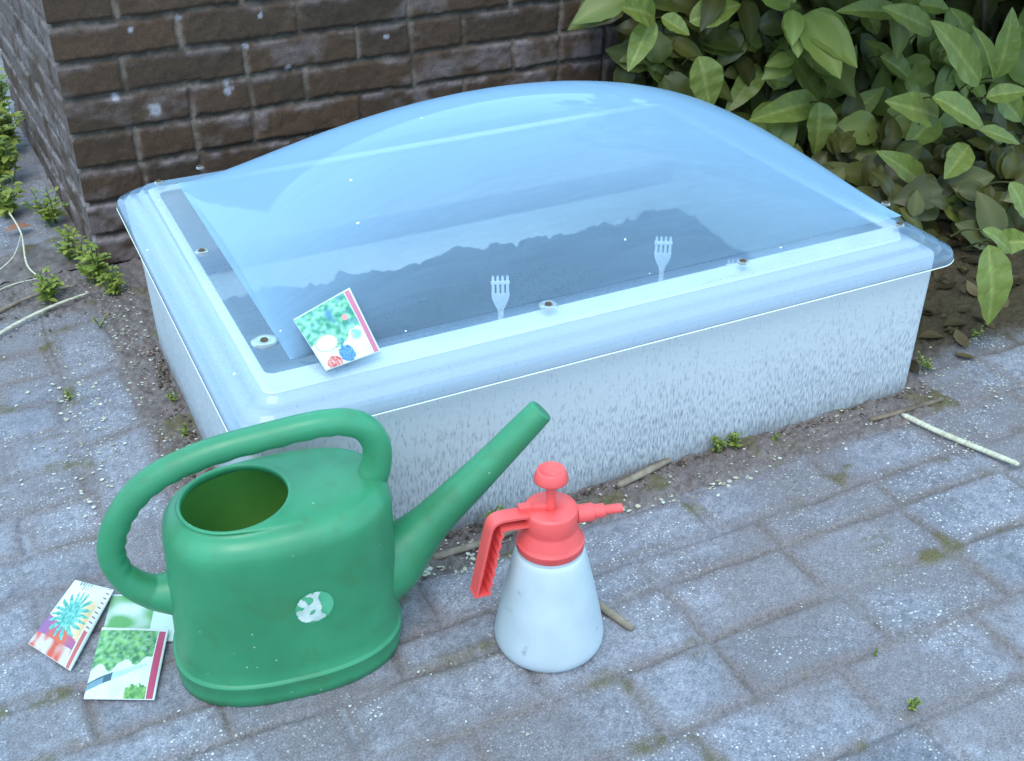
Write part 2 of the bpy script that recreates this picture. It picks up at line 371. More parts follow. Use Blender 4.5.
# ------------------------------------------------------------------ brick wall
def brick_face(name, L, Hh, step, origin, du, dn, parent, seed, tz, t0, pale=0.0, odn=(0, 0, 0)):
    """height field brick face; origin + u*du + z*Z + n*dn"""
    us = np.arange(0, L + step / 2, step); zs = np.arange(-0.05, Hh + step / 2, step)
    U, Zz = np.meshgrid(us, zs)
    wob = (fbm(U * 12, Zz * 12, seed, 3) - .5) * 0.008 + (fbm(U * 110, Zz * 110, seed + 61, 2) - .5) * .0035; wob2 = (fbm(U * 11, Zz * 11, seed + 3, 3) - .5) * 0.007 + (fbm(U * 100, Zz * 100, seed + 63, 2) - .5) * .0035
    c = 0.0654; z = Zz + wob2 - tz; row = np.floor(z / c); fz = z - row * c
    rr = _h(row, row * 2, seed + 5)
    off = np.where(row % 2 == 0, 0.11, 0.0) + (rr - .5) * 0.012
    uu = U + wob - t0 + off + 8 * 0.22; k = np.floor(uu / 0.22); fu = uu - k * 0.22
    cid = row * 91 + k
    # some stretchers are split into two headers
    sp = _h(cid, cid * 3, seed + 9) > 0.86
    fu2 = np.where(sp, np.where(fu > 0.11, fu - 0.11, fu), fu); lw = np.where(sp, 0.11, 0.22)
    cid = cid + np.where(sp & (fu > 0.11), 0.5, 0)
    d = np.minimum(np.minimum(fu2, lw - fu2), np.minimum(fz, c - fz))
    jw = 0.0027 + 0.0026 * fbm(U * 15, Zz * 15, seed + 11, 2)
    joint = 1 - sstep(jw * 0.75, jw + 0.0028, d)
    n1 = fbm(U * 7, Zz * 7, seed + 21, 4); n2 = fbm(U * 45, Zz * 45, seed + 22, 4); n3 = fbm(U * 140, Zz * 140, seed + 23, 2)
    r1 = _h(cid * 2, cid * 3, seed + 31); r2 = _h(cid * 5, cid * 7, seed + 33); r3 = _h(cid * 3, cid * 11, seed + 35)
    h = 0.0080 * (1 - joint) + (r1 - .5) * 0.0035 * (1 - joint) + (n2 - .5) * 0.0045 + (n3 - .5) * 0.0026 - (1 - joint) * (fz - c / 2) * (r3 - .4) * 0.06
    b1 = np.array([0.070, 0.038, 0.024]); b2 = np.array([0.048, 0.029, 0.020]); b3 = np.array([0.086, 0.044, 0.027])
    col = lerp(np.broadcast_to(b1, U.shape + (3,)), b2, np.clip(r2 * 1.1 - .1 + (n1 - .5), 0, 1)); col = lerp(col, b3, np.clip((r3 - .6) * 1.5, 0, 1))
    col = col * (0.8 + .4 * n2)[..., None]
    # pale lime bloom: on upper brick edges, in blots
    top = sstep(c - 0.020, c - 0.006, fz) * sstep(.38, .62, fbm(U * 25, Zz * 25, seed + 41, 4))
    low = 1 - sstep(0.1, 0.55, Zz)
    blot = sstep(0.54, 0.72, fbm(U * 9, Zz * 14, seed + 43, 5)) * (0.3 + .7 * low)
    bloom = np.clip(top * (.35 + .4 * low) + blot * .7 + pale * sstep(.35, .6, fbm(U * 12, Zz * 25, seed + 47, 4)), 0, 1) * (0.5 + .6 * n3)
    col = lerp(col, np.array([0.25, 0.19, 0.20]), np.clip(bloom, 0, .85))
    mor = lerp(np.broadcast_to(np.array([0.20, 0.145, 0.120]), U.shape + (3,)), np.array([0.085, 0.055, 0.040]), sstep(.3, .65, fbm(U * 30, Zz * 30, seed + 51, 3)))
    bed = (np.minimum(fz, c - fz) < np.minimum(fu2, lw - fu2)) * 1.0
    mor = lerp(mor, np.array([0.050, 0.036, 0.030]), bed * (.35 + .5 * sstep(.35, .6, n2)))  # bed joints darkened to paint in the shadow line under each course
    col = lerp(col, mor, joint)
    spots = np.zeros(U.shape)
    if pale == 0:
        for (su, sz, sr) in ((.285, .31, .011), (.125, .43, .007), (.28, .30, .009), (.08, .315, .008), (.36, .43, .005), (.60, .36, .006), (.145, .285, .013), (.40, .325, .005), (.21, .44, .006), (.325, .375, .005)):
            dd = np.hypot(U - su, Zz - sz) + (n3 - .5) * .008; spots = np.maximum(spots, 1 - sstep(sr * .6, sr * 1.1, dd))
    col = lerp(col, np.array([0.45, 0.42, 0.48]), spots * .55 * sstep(.3, .6, n2 + .1))
    o = np.array(origin); du = np.array(du); dn = np.array(dn)
    hb = 0.0085 * (1 - (1 - sstep(jw * 0.75, jw + 0.0028, np.minimum(fz, c - fz)))) + 0.001
    h = np.where(U < 0.006, 0.0085 * sstep(.003, .008, np.minimum(((Zz - tz) % c), c - ((Zz - tz) % c))) + .0005, h)
    P = o + U[..., None] * du + h[..., None] * dn + Zz[..., None] * np.array([0, 0, 1.])
    P = P + np.where(U < 0.002, h, 0)[..., None] * np.array(odn)
    return build_grid(name, P, col, np.zeros(U.shape), M_brick, parent)
WH = 0.60
wall = tag(empty('brick_wall', (WX, WY, 0)), 'weathered dark brown brick wall with pale lime bloom behind the white box', 'wall')
ANG = math.atan2(0.90, -0.048)
dl = (math.cos(ANG), math.sin(ANG), 0.0)
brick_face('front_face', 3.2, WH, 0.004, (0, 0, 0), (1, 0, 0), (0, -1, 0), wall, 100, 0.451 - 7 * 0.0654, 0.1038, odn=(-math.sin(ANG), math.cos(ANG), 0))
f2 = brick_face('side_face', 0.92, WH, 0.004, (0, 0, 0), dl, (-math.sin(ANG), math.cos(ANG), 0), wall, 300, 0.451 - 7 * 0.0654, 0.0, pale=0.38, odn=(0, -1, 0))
M_core = noise_mat('wall_core', (0.12, 0.07, 0.05), (0.18, 0.12, 0.09), 20, 0.95)
Vc = [(0.004, 0.004, -0.1), (3.19, 0.004, -0.1), (3.19, 0.88, -0.1), (dl[0] * .915 + .006, .88, -0.1)]
Vc = Vc + [(a, b, WH + 0.002) for a, b, c_ in Vc]
mesh('core', Vc, [(0, 3, 2, 1), (4, 5, 6, 7), (0, 1, 5, 4), (1, 2, 6, 5), (2, 3, 7, 6), (3, 0, 4, 7)], M_core, wall, smooth=False)

# pale strip beyond the side of the wall
M_wpaint = noise_mat('white_paint', (0.55, 0.55, 0.55), (0.75, 0.75, 0.74), 30, 0.6)
kb = mesh('edging_board', *box(-0.010, 0.010, 0, 1.0, 0, 0.022), M_wpaint, smooth=False); kb.location = (0.098, 3.06, -0.004); kb.rotation_euler.z = R(1.5)
tag(kb, 'thin white edging board on the ground past the left end of the brick wall', 'board')

# ------------------------------------------------------------------ cold frame: white tapered box + clear domed lid
BX0, BX1, BY0, BY1, BH = 0.2043, 1.2348, 1.1228, 1.835, 0.2269
m, nt, b = nmat('white_fibreglass')
tc = N(nt, 'ShaderNodeTexCoord'); mp = N(nt, 'ShaderNodeMapping'); mp.inputs['Scale'].default_value = (1, 1, 0.22); nt.links.new(tc.outputs['Object'], mp.inputs['Vector'])
n = N(nt, 'ShaderNodeTexNoise', Scale=420, Detail=6); nt.links.new(mp.outputs['Vector'], n.inputs['Vector'])
sx = N(nt, 'ShaderNodeSeparateXYZ'); nt.links.new(tc.outputs['Object'], sx.inputs[0])
n2 = N(nt, 'ShaderNodeTexNoise', Scale=9, Detail=4); nt.links.new(tc.outputs['Object'], n2.inputs['Vector'])
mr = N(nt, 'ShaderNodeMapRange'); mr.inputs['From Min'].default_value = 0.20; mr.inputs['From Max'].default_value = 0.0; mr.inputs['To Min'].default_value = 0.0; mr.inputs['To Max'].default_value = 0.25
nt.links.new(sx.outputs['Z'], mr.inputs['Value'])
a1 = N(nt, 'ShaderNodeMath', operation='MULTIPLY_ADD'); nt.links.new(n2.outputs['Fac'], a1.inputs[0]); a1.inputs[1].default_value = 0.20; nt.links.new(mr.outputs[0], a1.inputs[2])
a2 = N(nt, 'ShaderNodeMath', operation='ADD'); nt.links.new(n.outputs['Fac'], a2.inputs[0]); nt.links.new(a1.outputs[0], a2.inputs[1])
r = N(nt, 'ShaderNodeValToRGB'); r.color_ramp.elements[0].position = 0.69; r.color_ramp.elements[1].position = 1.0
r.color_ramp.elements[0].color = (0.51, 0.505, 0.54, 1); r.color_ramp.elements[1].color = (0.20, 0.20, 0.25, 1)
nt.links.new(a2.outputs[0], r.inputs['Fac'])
g1 = N(nt, 'ShaderNodeMapRange'); g1.inputs['From Min'].default_value = .035; g1.inputs['From Max'].default_value = 0.0; nt.links.new(sx.outputs['Z'], g1.inputs['Value'])
g2 = N(nt, 'ShaderNodeTexNoise', Scale=45, Detail=6); nt.links.new(tc.outputs['Object'], g2.inputs['Vector'])
g3 = N(nt, 'ShaderNodeMath', operation='MULTIPLY'); nt.links.new(g1.outputs[0], g3.inputs[0]); nt.links.new(g2.outputs['Fac'], g3.inputs[1])
gm = N(nt, 'ShaderNodeMixRGB'); gm.inputs[2].default_value = (.17, .14, .12, 1); nt.links.new(g3.outputs[0], gm.inputs[0]); nt.links.new(r.outputs['Color'], gm.inputs[1])
nt.links.new(gm.outputs['Color'], b.inputs['Base Color']); b.inputs['Roughness'].default_value = 0.55
n3 = N(nt, 'ShaderNodeTexNoise', Scale=160, Detail=3); nt.links.new(tc.outputs['Object'], n3.inputs['Vector'])
bp = N(nt, 'ShaderNodeBump', Strength=0.35, Distance=0.002); nt.links.new(n3.outputs['Fac'], bp.inputs['Height']); nt.links.new(bp.outputs['Normal'], b.inputs['Normal'])
M_box = m
M_lip = noise_mat('white_lip', (0.88, 0.86, 0.80), (0.95, 0.93, 0.87), 25, 0.5)
M_dome = acrylic_mat('weathered_acrylic_dome', 0.20, 0.97, (.89, .95, 1.0), (.46, .70, 1.0), fm=.6, fmax=.72, rough=.06)  # the film's blue paints the sky's reflection into the dome
M_flange = acrylic_mat('weathered_acrylic_flange', 0.17, 0.50, (.94, .98, 1.0), (.48, .68, .97), .9, rough=.10)  # rim film carries the same sky blue as painted reflection
M_rust = noise_mat('rusty_bolt', (0.045, 0.028, 0.02), (0.13, 0.075, 0.045), 300, 0.9)
M_washer = acrylic_mat('clear_washer', 0.45, 0.6, (.9, .95, 1), (.62, .60, .58), .5, rough=.3)
fr = tag(empty('cold_frame', (0.72, 1.46, 0)), 'large white fibreglass cold frame with a clear domed lid in front of the brick wall', 'cold frame')
def off(P): return [(x - 0.72, y - 1.46, z) for x, y, z in P]
def rr(i, z, r=0.018, j=None):   # inset
    q = min(1, max(0, (z - .13) / .10)); q = q * q * (3 - 2 * q)
    return off(rrect(BX0 + i, BX1 - i, BY0 + i, 1.803 + .082 * q - i, r, z))
tp = -0.003
RS = [rr(0.0, -0.015), rr(0.0, 0.0), rr(tp * .5, 0.11), rr(tp * .6, .14), rr(tp * .7, .16), rr(tp * .8, .18), rr(tp * .9, .20), rr(tp, 0.226), rr(tp + .0005, 0.234, .019), rr(tp + .002, .2358, .019), rr(tp + .012, .2368, .02), rr(tp + .0140, .2382, .02), rr(tp + .016, .2432, .02), rr(tp + .018, .2448, .02), rr(tp + .031, .2458, .017), rr(tp + .034, .2470, .016), rr(tp + .037, .2502, .015), rr(tp + .041, .2510, .014)]
V, F = rings(RS); up = mesh('upstand', V, F, M_box, fr)
# lip on top
lip0 = off(rrect(BX0 + .034, BX1 - .034, BY0 + .034, 1.860, .014, .2508)); lip1 = off(rrect(0.251, 1.228, 1.198, 1.828, .012, .2535)); lip2 = off(rrect(0.251, 1.228, 1.198, 1.828, .012, .246))
V, F = rings([lip0, lip1, lip2]); mesh('lip', V, F, M_lip, fr, smooth=False)
in0 = off(rrect(0.251, 1.228, 1.198, 1.828, .012, .246)); in1 = off(rrect(0.235, 1.2285, 1.15, 1.829, .012, .225)); in2 = off(rrect(0.226, 1.2285, 1.142, 1.786, .012, -.01))
V, F = rings([in0, in2]); mesh('inner_wall', V, F, M_lip, fr)
# lid flange
FX0, FX1, FY0, FY1 = 0.187, 1.269, 1.098, 1.898
def fl(i, z, r): return off(rrect(FX0 + i, FX1 - i, FY0 + i, FY1 - i, r, z, n=10))
base0 = off(rrect(0.284, 1.235, 1.205, 1.83, .012, .2625, n=10))
prof = [(0.001, .2285, .045), (0.0, .2275, .045), (-0.001, .2290, .046), (0.001, .2360, .045), (0.0025, .2385, .044), (0.0125, .2405, .041), (.0150, .2420, .04), (.0175, .2475, .038), (.0200, .2490, .037), (.0320, .2515, .030), (.0350, .2530, .028), (.0380, .2580, .026), (.041, .2605, .024), (.044, .2618, .022), (.049, .2626, .018), (.054, .2626, .014)]
V, F = rings([fl(*q) for q in prof] + [base0]); mesh('lid_flange', V, F, M_flange, fr)
V, F = rings([fl(-.001, .2262, .046), fl(-.0016, .2269, .047), fl(-.001, .2276, .046), fl(.0004, .2269, .045), fl(-.001, .2262, .046)]); mesh('edge_bead', V, F, M_lip, fr)
# dome
def domez(x, y):
    u = (x - .7595) / .4755; v = (y - 1.5175) / .3125
    return .262 + .16 * max(0.0, (1 - u * u) * (1 - v * v)) ** .7
nu, nv = 96, 72
V = []; F = []
for j in range(nv + 1):
    for i in range(nu + 1):
        tu = math.sin((i / nu - .5) * PI); tv = math.sin((j / nv - .5) * PI)
        tu = .35 * (2 * i / nu - 1) + .65 * tu; tv = .35 * (2 * j / nv - 1) + .65 * tv
        x = .7595 + .4755 * tu; y = 1.5175 + .3125 * tv
        V.append((x - .72, y - 1.46, domez(x, y) + .0008))
for j in range(nv):
    for i in range(nu):
        a = j * (nu + 1) + i; F.append((a, a + 1, a + nu + 2, a + nu + 1))
mesh('dome', V, F, M_dome, fr)
# dark shadow gap strip / seal round dome base
def ringstrip(x0, x1, y0, y1, wd, z, h):
    return rings([off(rrect(x0 - wd, x1 + wd, y0 - wd, y1 + wd, .014, z)), off(rrect(x0 - wd * .6, x1 + wd * .6, y0 - wd * .6, y1 + wd * .6, .013, z + h)), off(rrect(x0 + wd * .6, x1 - wd * .6, y0 + wd * .6, y1 - wd * .6, .012, z + h)), off(rrect(x0 + wd, x1 - wd, y0 + wd, y1 - wd, .011, z))])
# bolts
for (x, y, big) in ((.268, 1.262, 1.4), (.259, 1.554, .85), (.257, 1.845, .6), (.332, 1.880, .55), (.626, 1.188, 1.1), (.927, 1.180, .7), (1.208, 1.180, .6), (1.243, 1.250, .6)):
    V, F = lathe([(0.0002, .0028), (.0028, .0026), (.0045, .0018), (.005, .0004), (.005, -.004)], 16, cs=False)
    bo = mesh('bolt', V, F, M_rust, fr); bo.location = (x - .72, y - 1.46, .2648)
    V, F = lathe([(.0045, .0002), (.007 * big, .0010), (.0105 * big, .0006), (.012 * big, -.0012), (.012 * big, -.0025)], 28)
    mesh('washer', V, F, M_washer, bo)

# soil in the frame
X, Y = np.meshgrid(np.arange(.228, 1.228, .006), np.arange(1.144, 1.797, .006))
Z = .050 + (fbm(X * 6, Y * 6, 9, 4) - .5) * .04 + (fbm(X * 32, Y * 32, 19, 5) - .5) * .034 + (fbm(X * 95, Y * 95, 29, 3) - .5) * .022
cl = lerp(np.broadcast_to(np.array([.020, .014, .012]), X.shape + (3,)), np.array([.045, .032, .026]), fbm(X * 30, Y * 30, 3, 3))
M_soil = attr_mat('potting_soil', 0.95, 0.4, 200, 0.8)
so_ = build_grid('soil', np.stack([X, Y, Z], -1), cl, np.zeros(X.shape), M_soil)
tag(so_, 'dark potting soil in the bottom of the cold frame', 'soil', kind='stuff')

# plastic forks standing in the soil
M_fork = noise_mat('white_plastic', (0.78, 0.78, 0.76), (0.86, 0.86, 0.84), 30, 0.35)
def fork(x, y, ztop, rz, tilt, label):
    half = [(.0032, -.155), (.0035, -.06), (.0045, -.05), (.0085, -.042), (.0115, -.034), (.0125, -.027)]
    parts = []
    n = 5
    out = [(-a, z) for a, z in half] ; outline = [(a, z) for a, z in half]
    pl = [(-a, z) for a, z in half] + [(a, z) for a, z in reversed(half)]
    def extr(poly, t=.0012):
        k = len(poly); V = [(a, -t, z) for a, z in poly] + [(a, t, z) for a, z in poly]
        F = [tuple(range(k)), tuple(range(2 * k - 1, k - 1, -1))] + [(i, i + k, (i + 1) % k + k, (i + 1) % k) for i in range(k)]
        return V, F
    parts.append(extr(pl))
    for k in range(4):
        c0 = -.0098 + k * .00653
        parts.append(extr([(c0 - .0021, -.0285), (c0 + .0021, -.0285), (c0 + .0017, -.003), (c0, 0), (c0 - .0017, -.003)], .0010))
    parts.append(extr([(-.0128, -.013), (.0128, -.013), (.0128, -.009), (-.0128, -.009)], .0017))
    V, F = join(parts)
    o = mesh('plastic_fork', V, F, M_fork, smooth=False); o.location = (x, y, ztop); o.rotation_euler = (tilt, 0, rz)
    return tag(o, label, 'fork', 'white plastic forks stuck in the soil under the dome')
fork(.600, 1.28, .272, R(-22), R(-4), 'white plastic fork standing tines up in the frame, nearest the seed packet')
fork(.860, 1.28, .276, R(-30), R(2), 'white plastic fork standing tines up under the dome, middle one of the three')
fork(.991, 1.28, .212, R(-20), R(5), 'sunken white plastic fork with only its tines showing over the front lip, rightmost')
lb = mesh('plant_label', *box(-.004, .004, -.0006, .0006, -.20, 0), noise_mat('green_plastic', (.03, .09, .05), (.04, .12, .07), 20, .5)); lb.location = (.324, 1.26, .272); lb.rotation_euler = (R(10), R(-35), R(10))
tag(lb, 'thin dark green plant label poking up in the frame behind the seed packet', 'plant label')

# ------------------------------------------------------------------ watering can
PHI = R(-8)
can = tag(empty('watering_can', (.198, 1.014, 0), PHI), 'worn green plastic watering can with long spout and looped handle on the pavers', 'watering can')
m, nt, b = nmat('green_plastic_can')
tc = N(nt, 'ShaderNodeTexCoord')
n = N(nt, 'ShaderNodeTexNoise', Scale=9, Detail=6); nt.links.new(tc.outputs['Object'], n.inputs['Vector'])
r = N(nt, 'ShaderNodeValToRGB'); r.color_ramp.elements[0].position = .3; r.color_ramp.elements[1].position = .7
r.color_ramp.elements[0].color = (0.027, 0.178, 0.080, 1); r.color_ramp.elements[1].color = (0.040, 0.250, 0.120, 1)
nt.links.new(n.outputs['Fac'], r.inputs['Fac'])
v = N(nt, 'ShaderNodeTexVoronoi', Scale=95); nt.links.new(tc.outputs['Object'], v.inputs['Vector'])
lt = N(nt, 'ShaderNodeMath', operation='LESS_THAN'); lt.inputs[1].default_value = .10; nt.links.new(v.outputs['Distance'], lt.inputs[0])
sp = N(nt, 'ShaderNodeSeparateColor'); nt.links.new(v.outputs['Color'], sp.inputs['Color'])
gt = N(nt, 'ShaderNodeMath', operation='GREATER_THAN'); gt.inputs[1].default_value = .90; nt.links.new(sp.outputs[0], gt.inputs[0])
am = N(nt, 'ShaderNodeMath', operation='MULTIPLY'); nt.links.new(lt.outputs[0], am.inputs[0]); nt.links.new(gt.outputs[0], am.inputs[1])
mx1 = N(nt, 'ShaderNodeMixRGB'); mx1.inputs[2].default_value = (.35, .42, .36, 1); nt.links.new(am.outputs[0], mx1.inputs[0]); nt.links.new(r.outputs['Color'], mx1.inputs[1])
# faint brown dirt smears
n4 = N(nt, 'ShaderNodeTexNoise', Scale=30, Detail=12, Distortion=.8); nt.links.new(tc.outputs['Object'], n4.inputs['Vector'])
r4 = N(nt, 'ShaderNodeValToRGB'); r4.color_ramp.elements[0].position = .52; r4.color_ramp.elements[1].position = .74; r4.color_ramp.elements[1].color = (.36, .36, .36, 1)
nt.links.new(n4.outputs['Fac'], r4.inputs['Fac'])
mx2 = N(nt, 'ShaderNodeMixRGB'); mx2.inputs[2].default_value = (.050, .115, .035, 1); nt.links.new(r4.outputs['Color'], mx2.inputs[0]); nt.links.new(mx1.outputs['Color'], mx2.inputs[1])
nt.links.new(mx2.outputs['Color'], b.inputs['Base Color']); 
n7 = N(nt, 'ShaderNodeTexNoise', Scale=14, Detail=10); nt.links.new(tc.outputs['Object'], n7.inputs['Vector'])
m7 = N(nt, 'ShaderNodeMapRange'); m7.inputs['From Min'].default_value = .3; m7.inputs['From Max'].default_value = .7; m7.inputs['To Min'].default_value = .26; m7.inputs['To Max'].default_value = .55
nt.links.new(n7.outputs['Fac'], m7.inputs['Value']); nt.links.new(m7.outputs[0], b.inputs['Roughness'])
b.inputs['Subsurface Weight'].default_value = .15; b.inputs['Subsurface Radius'].default_value = (.01, .02, .006); b.inputs['Subsurface Scale'].default_value = 1
n5 = N(nt, 'ShaderNodeTexNoise', Scale=300, Detail=3); nt.links.new(tc.outputs['Object'], n5.inputs['Vector'])
bp = N(nt, 'ShaderNodeBump', Strength=.12, Distance=.001); nt.links.new(n5.outputs['Fac'], bp.inputs['Height']); nt.links.new(bp.outputs['Normal'], b.inputs['Normal'])
M_can = m
NA = 96
def se(a, bb, z, n=2.5, cxx=0.0, zt=0.0):
    P = []
    for i in range(NA):
        t = 2 * PI * i / NA; c_, s_ = math.cos(t), math.sin(t)
        x = a * math.copysign(abs(c_) ** (2 / n), c_); y = bb * math.copysign(abs(s_) ** (2 / n), s_)
        P.append((cxx + x + .036 * z, y, z + zt * x))
    return P
A0, B0 = .129, .0905
def body_scale(z): return 1.0 - 0.030 * min(1, max(0, z / .2))
CT = .222; ZT = .032
RS = [se(A0 * .97, B0 * .96, .0), se(A0 * .992, B0 * .99, .002), se(A0 * .998, B0 * .997, .010), se(A0 * 1.000, B0 * 1.000, .0135), se(A0 * .998, B0 * .996, .0165), se(A0 * 1.002, B0 * 1.003, .019), se(A0 * 1.003, B0 * 1.005, .0275),
      se(A0 * 1.008, B0 * 1.012, .0288), se(A0 * 1.008, B0 * 1.012, .0305), se(A0 * .988, B0 * .982, .0318), se(A0 * .980, B0 * .972, .0335)]
for k in range(8):
    z = .05 + k * .0205; s = body_scale(z) * .984; RS.append(se(A0 * s, B0 * s, z, zt=ZT * (z / CT)))
for q in range(1, 7):
    g = q / 6 * PI / 2; ins = .022 * (1 - math.cos(g)); zz = .1935 + .0275 * math.sin(g)
    s = body_scale(.2) * .984; RS.append(se(A0 * s - ins, B0 * s - ins, zz, zt=ZT))
OX, OR = -.044, .0575
a_, b_ = A0 * .95 - .022, B0 * .95 - .022
ZO = .2235
for t in (.3, .6, .85):
    E = se(a_, b_, .221, zt=ZT); Cc = se(OR + .004, OR + .004, ZO, 2.0, OX, ZT)
    RS.append([tuple(E[i][c] * (1 - t) + Cc[i][c] * t for c in range(3)) for i in range(NA)])
for (dr, dz) in ((.004, .0), (.002, .0012), (0, .0010), (-.001, -.001), (-.001, -.006)):
    RS.append(se(OR + dr, OR + dr, ZO + dz, 2.0, OX, ZT))
Ei = se(A0 * .9, B0 * .9, .20, zt=ZT); Cc = se(OR, OR, ZO - .007, 2.0, OX, ZT)
RS.append([tuple(Ei[i][c] * .5 + Cc[i][c] * .5 for c in range(3)) for i in range(NA)])
V, F = rings(RS, True, False); mesh('body', V, F, M_can, can)
M_inn = noise_mat('can_inside_lit', (.13, .36, .07), (.19, .48, .10), 12, .5)  # lighter green paints in daylight passing through the plastic
RI = [RS[-1], se(A0 * .93, B0 * .91, .19), se(A0 * .95, B0 * .93, .12), se(A0 * .95, B0 * .93, .01)]
V, F = rings(RI, False, True); mesh('inside', V, F, M_inn, can)
# handle with finger grips on its under side
hp = [(-.112, .112), (-.140, .122), (-.163, .150), (-.168, .188), (-.150, .230), (-.115, .264), (-.060, .284), (.010, .293), (.070, .296), (.104, .286), (.119, .262), (.119, .235), (.108, .205)]
hr = [.027, .0185, .0150, .0148, .0148, .0150, .0150, .0150, .0150, .0150, .0155, .0165, .0190]
P, Rr = smoothpath([(a, 0, z) for a, z in hp], hr, 12)
def hshape(i, g):
    # radial factor: inner side gets a ripple (grip section)
    t = i / (len(P) - 1)
    amp = .11 if .17 < t < .70 else 0
    inner = max(0, math.cos(g - HI)) ** 1.5
    return 1 - amp * inner * (.5 + .5 * math.cos(i * 2 * PI / 5.2))
HI = -PI / 2
V, F = tube(P, Rr, 28, True, hshape); mesh('handle', V, F, M_can, can)
# spout: wide root, narrowing, then long taper
sp_ = [(.100, .086), (.128, .098), (.152, .116), (.180, .142), (.246, .202), (.308, .262)]
sr = [.050, .043, .031, .0235, .0185, .0150]
P, Rr = smoothpath([(a, 0, z) for a, z in sp_], sr, 10)
V, F = tube(P, Rr, 32, False)
# tip: rounded rim + bore
t = (P[-1] - P[-2]).normalized(); 
P2 = [P[-1], P[-1] + t * .002, P[-1] + t * .0015, P[-1] - t * .03]
V2, F2 = tube(P2, [.0150, .0140, .0120, .0115], 32, False)
V, F = join([(V, F), (V2, F2)]); mesh('spout', V, F, M_can, can)
# torn round sticker
M_stk = noise_mat('torn_sticker', (0.34, 0.42, 0.38), (0.58, 0.60, 0.57), 60, .7, .3, 200, stretch=None)
M_glue = noise_mat('sticker_glue', (0.05, 0.30, 0.15), (0.09, 0.36, 0.2), 60, .6)
def can_pt(x, z, d=.0008):
    s = body_scale(z) * .984; a = A0 * s; bb = B0 * s
    y = -bb * (1 - abs(x / a) ** 2.5) ** (1 / 2.5)
    return (x + .036 * z, y - d, z + ZT * z / CT * x)
SX, SZ, SR = .021, .126, .0205
for nm, mt, dd, fn in (('sticker_patch', M_glue, .0006, lambda a, c: True), ('sticker', M_stk, .0012, lambda a, c: (mn.noise(Vector((a * 110, c * 110, 3.1))) + .55 - .8 * math.hypot(a - .004 + .008, c + .002) / SR * 0.5 - max(0, a) * 40 > 0.1))):
    V = []; F = []; g = 44
    idx = {}
    for j in range(g):
        for i in range(g):
            a = (i + .5) / g * 2 * SR - SR; c = (j + .5) / g * 2 * SR - SR
            if a * a + c * c < SR * SR and fn(a, c):
                q = []
                for (di, dj) in ((0, 0), (1, 0), (1, 1), (0, 1)):
                    key = (i + di, j + dj)
                    if key not in idx:
                        idx[key] = len(V); V.append(can_pt(SX + key[0] / g * 2 * SR - SR, SZ + key[1] / g * 2 * SR - SR, dd))
                    q.append(idx[key])
                F.append(tuple(q))
    o = mesh(nm, V, F, mt, can)

# ------------------------------------------------------------------ pressure sprayer
spy = tag(empty('pressure_sprayer', (.4745, .890, 0), R(-14)), 'white plastic pump sprayer with red head and trigger standing beside the watering can', 'sprayer')
m, nt, b = nmat('milky_plastic'); tc = N(nt, 'ShaderNodeTexCoord'); n = N(nt, 'ShaderNodeTexNoise', Scale=25, Detail=5); nt.links.new(tc.outputs['Object'], n.inputs['Vector'])
r = N(nt, 'ShaderNodeValToRGB'); r.color_ramp.elements[0].position = .3; r.color_ramp.elements[1].position = .7; r.color_ramp.elements[0].color = (.42, .45, .50, 1); r.color_ramp.elements[1].color = (.49, .52, .57, 1)
nt.links.new(n.outputs['Fac'], r.inputs['Fac'])
n6 = N(nt, 'ShaderNodeTexNoise', Scale=38, Detail=8); nt.links.new(tc.outputs['Object'], n6.inputs['Vector'])
r6 = N(nt, 'ShaderNodeValToRGB'); r6.color_ramp.elements[0].position = .66; r6.color_ramp.elements[1].position = .76; nt.links.new(n6.outputs['Fac'], r6.inputs['Fac'])
m6 = N(nt, 'ShaderNodeMixRGB'); m6.inputs[2].default_value = (.26, .27, .30, 1); nt.links.new(r6.outputs['Color'], m6.inputs[0]); nt.links.new(r.outputs['Color'], m6.inputs[1])
nt.links.new(m6.outputs['Color'], b.inputs['Base Color']); b.inputs['Roughness'].default_value = .42
b.inputs['Subsurface Weight'].default_value = .35; b.inputs['Subsurface Radius'].default_value = (.02, .02, .02); b.inputs['Subsurface Scale'].default_value = 1
M_milk = m
M_red = noise_mat('red_plastic', (.70, .070, .068), (.82, .100, .095), 18, .42, .1, 300)
prof = [(.001, .004), (.040, .003), (.054, .0), (.0605, .0025), (.0632, .008), (.0638, .014), (.0625, .024), (.0588, .045), (.0535, .072), (.0475, .100), (.0415, .126), (.0385, .1345), (.0368, .136), (.0372, .138), (.0365, .141), (.030, .142), (.026, .150)]
P_ = []
for i in range(len(prof) - 1):
    P_.append(prof[i])
    P_.append(((prof[i][0] + prof[i + 1][0]) / 2, (prof[i][1] + prof[i + 1][1]) / 2))
P_.append(prof[-1])
V, F = lathe(P_, 72, True, False); mesh('bottle', V, F, M_milk, spy)
prof = [(.030, .140), (.0370, .140), (.0380, .1415), (.0380, .148), (.0384, .149), (.0378, .1500), (.0368, .1508), (.0355, .154), (.0330, .160), (.0305, .166), (.0297, .168), (.0300, .170), (.0300, .190), (.0290, .1925), (.0270, .1935), (.008, .1935), (.0065, .1915), (.001, .1915)]
V, F = lathe(prof, 64); mesh('collar', V, F, M_red, spy)
V, F = lathe([(.0052, .185), (.0052, .232)], 20); mesh('pump_rod', V, F, M_red, spy)
V, F = lathe([(.0055, .221), (.009, .2235), (.0165, .2285), (.0190, .2305), (.0190, .2330), (.0172, .2380), (.0155, .2425), (.0145, .2436), (.0132, .2434), (.0115, .2410), (.006, .2395), (.0002, .2390)], 40); mesh('pump_knob', V, F, M_red, spy)
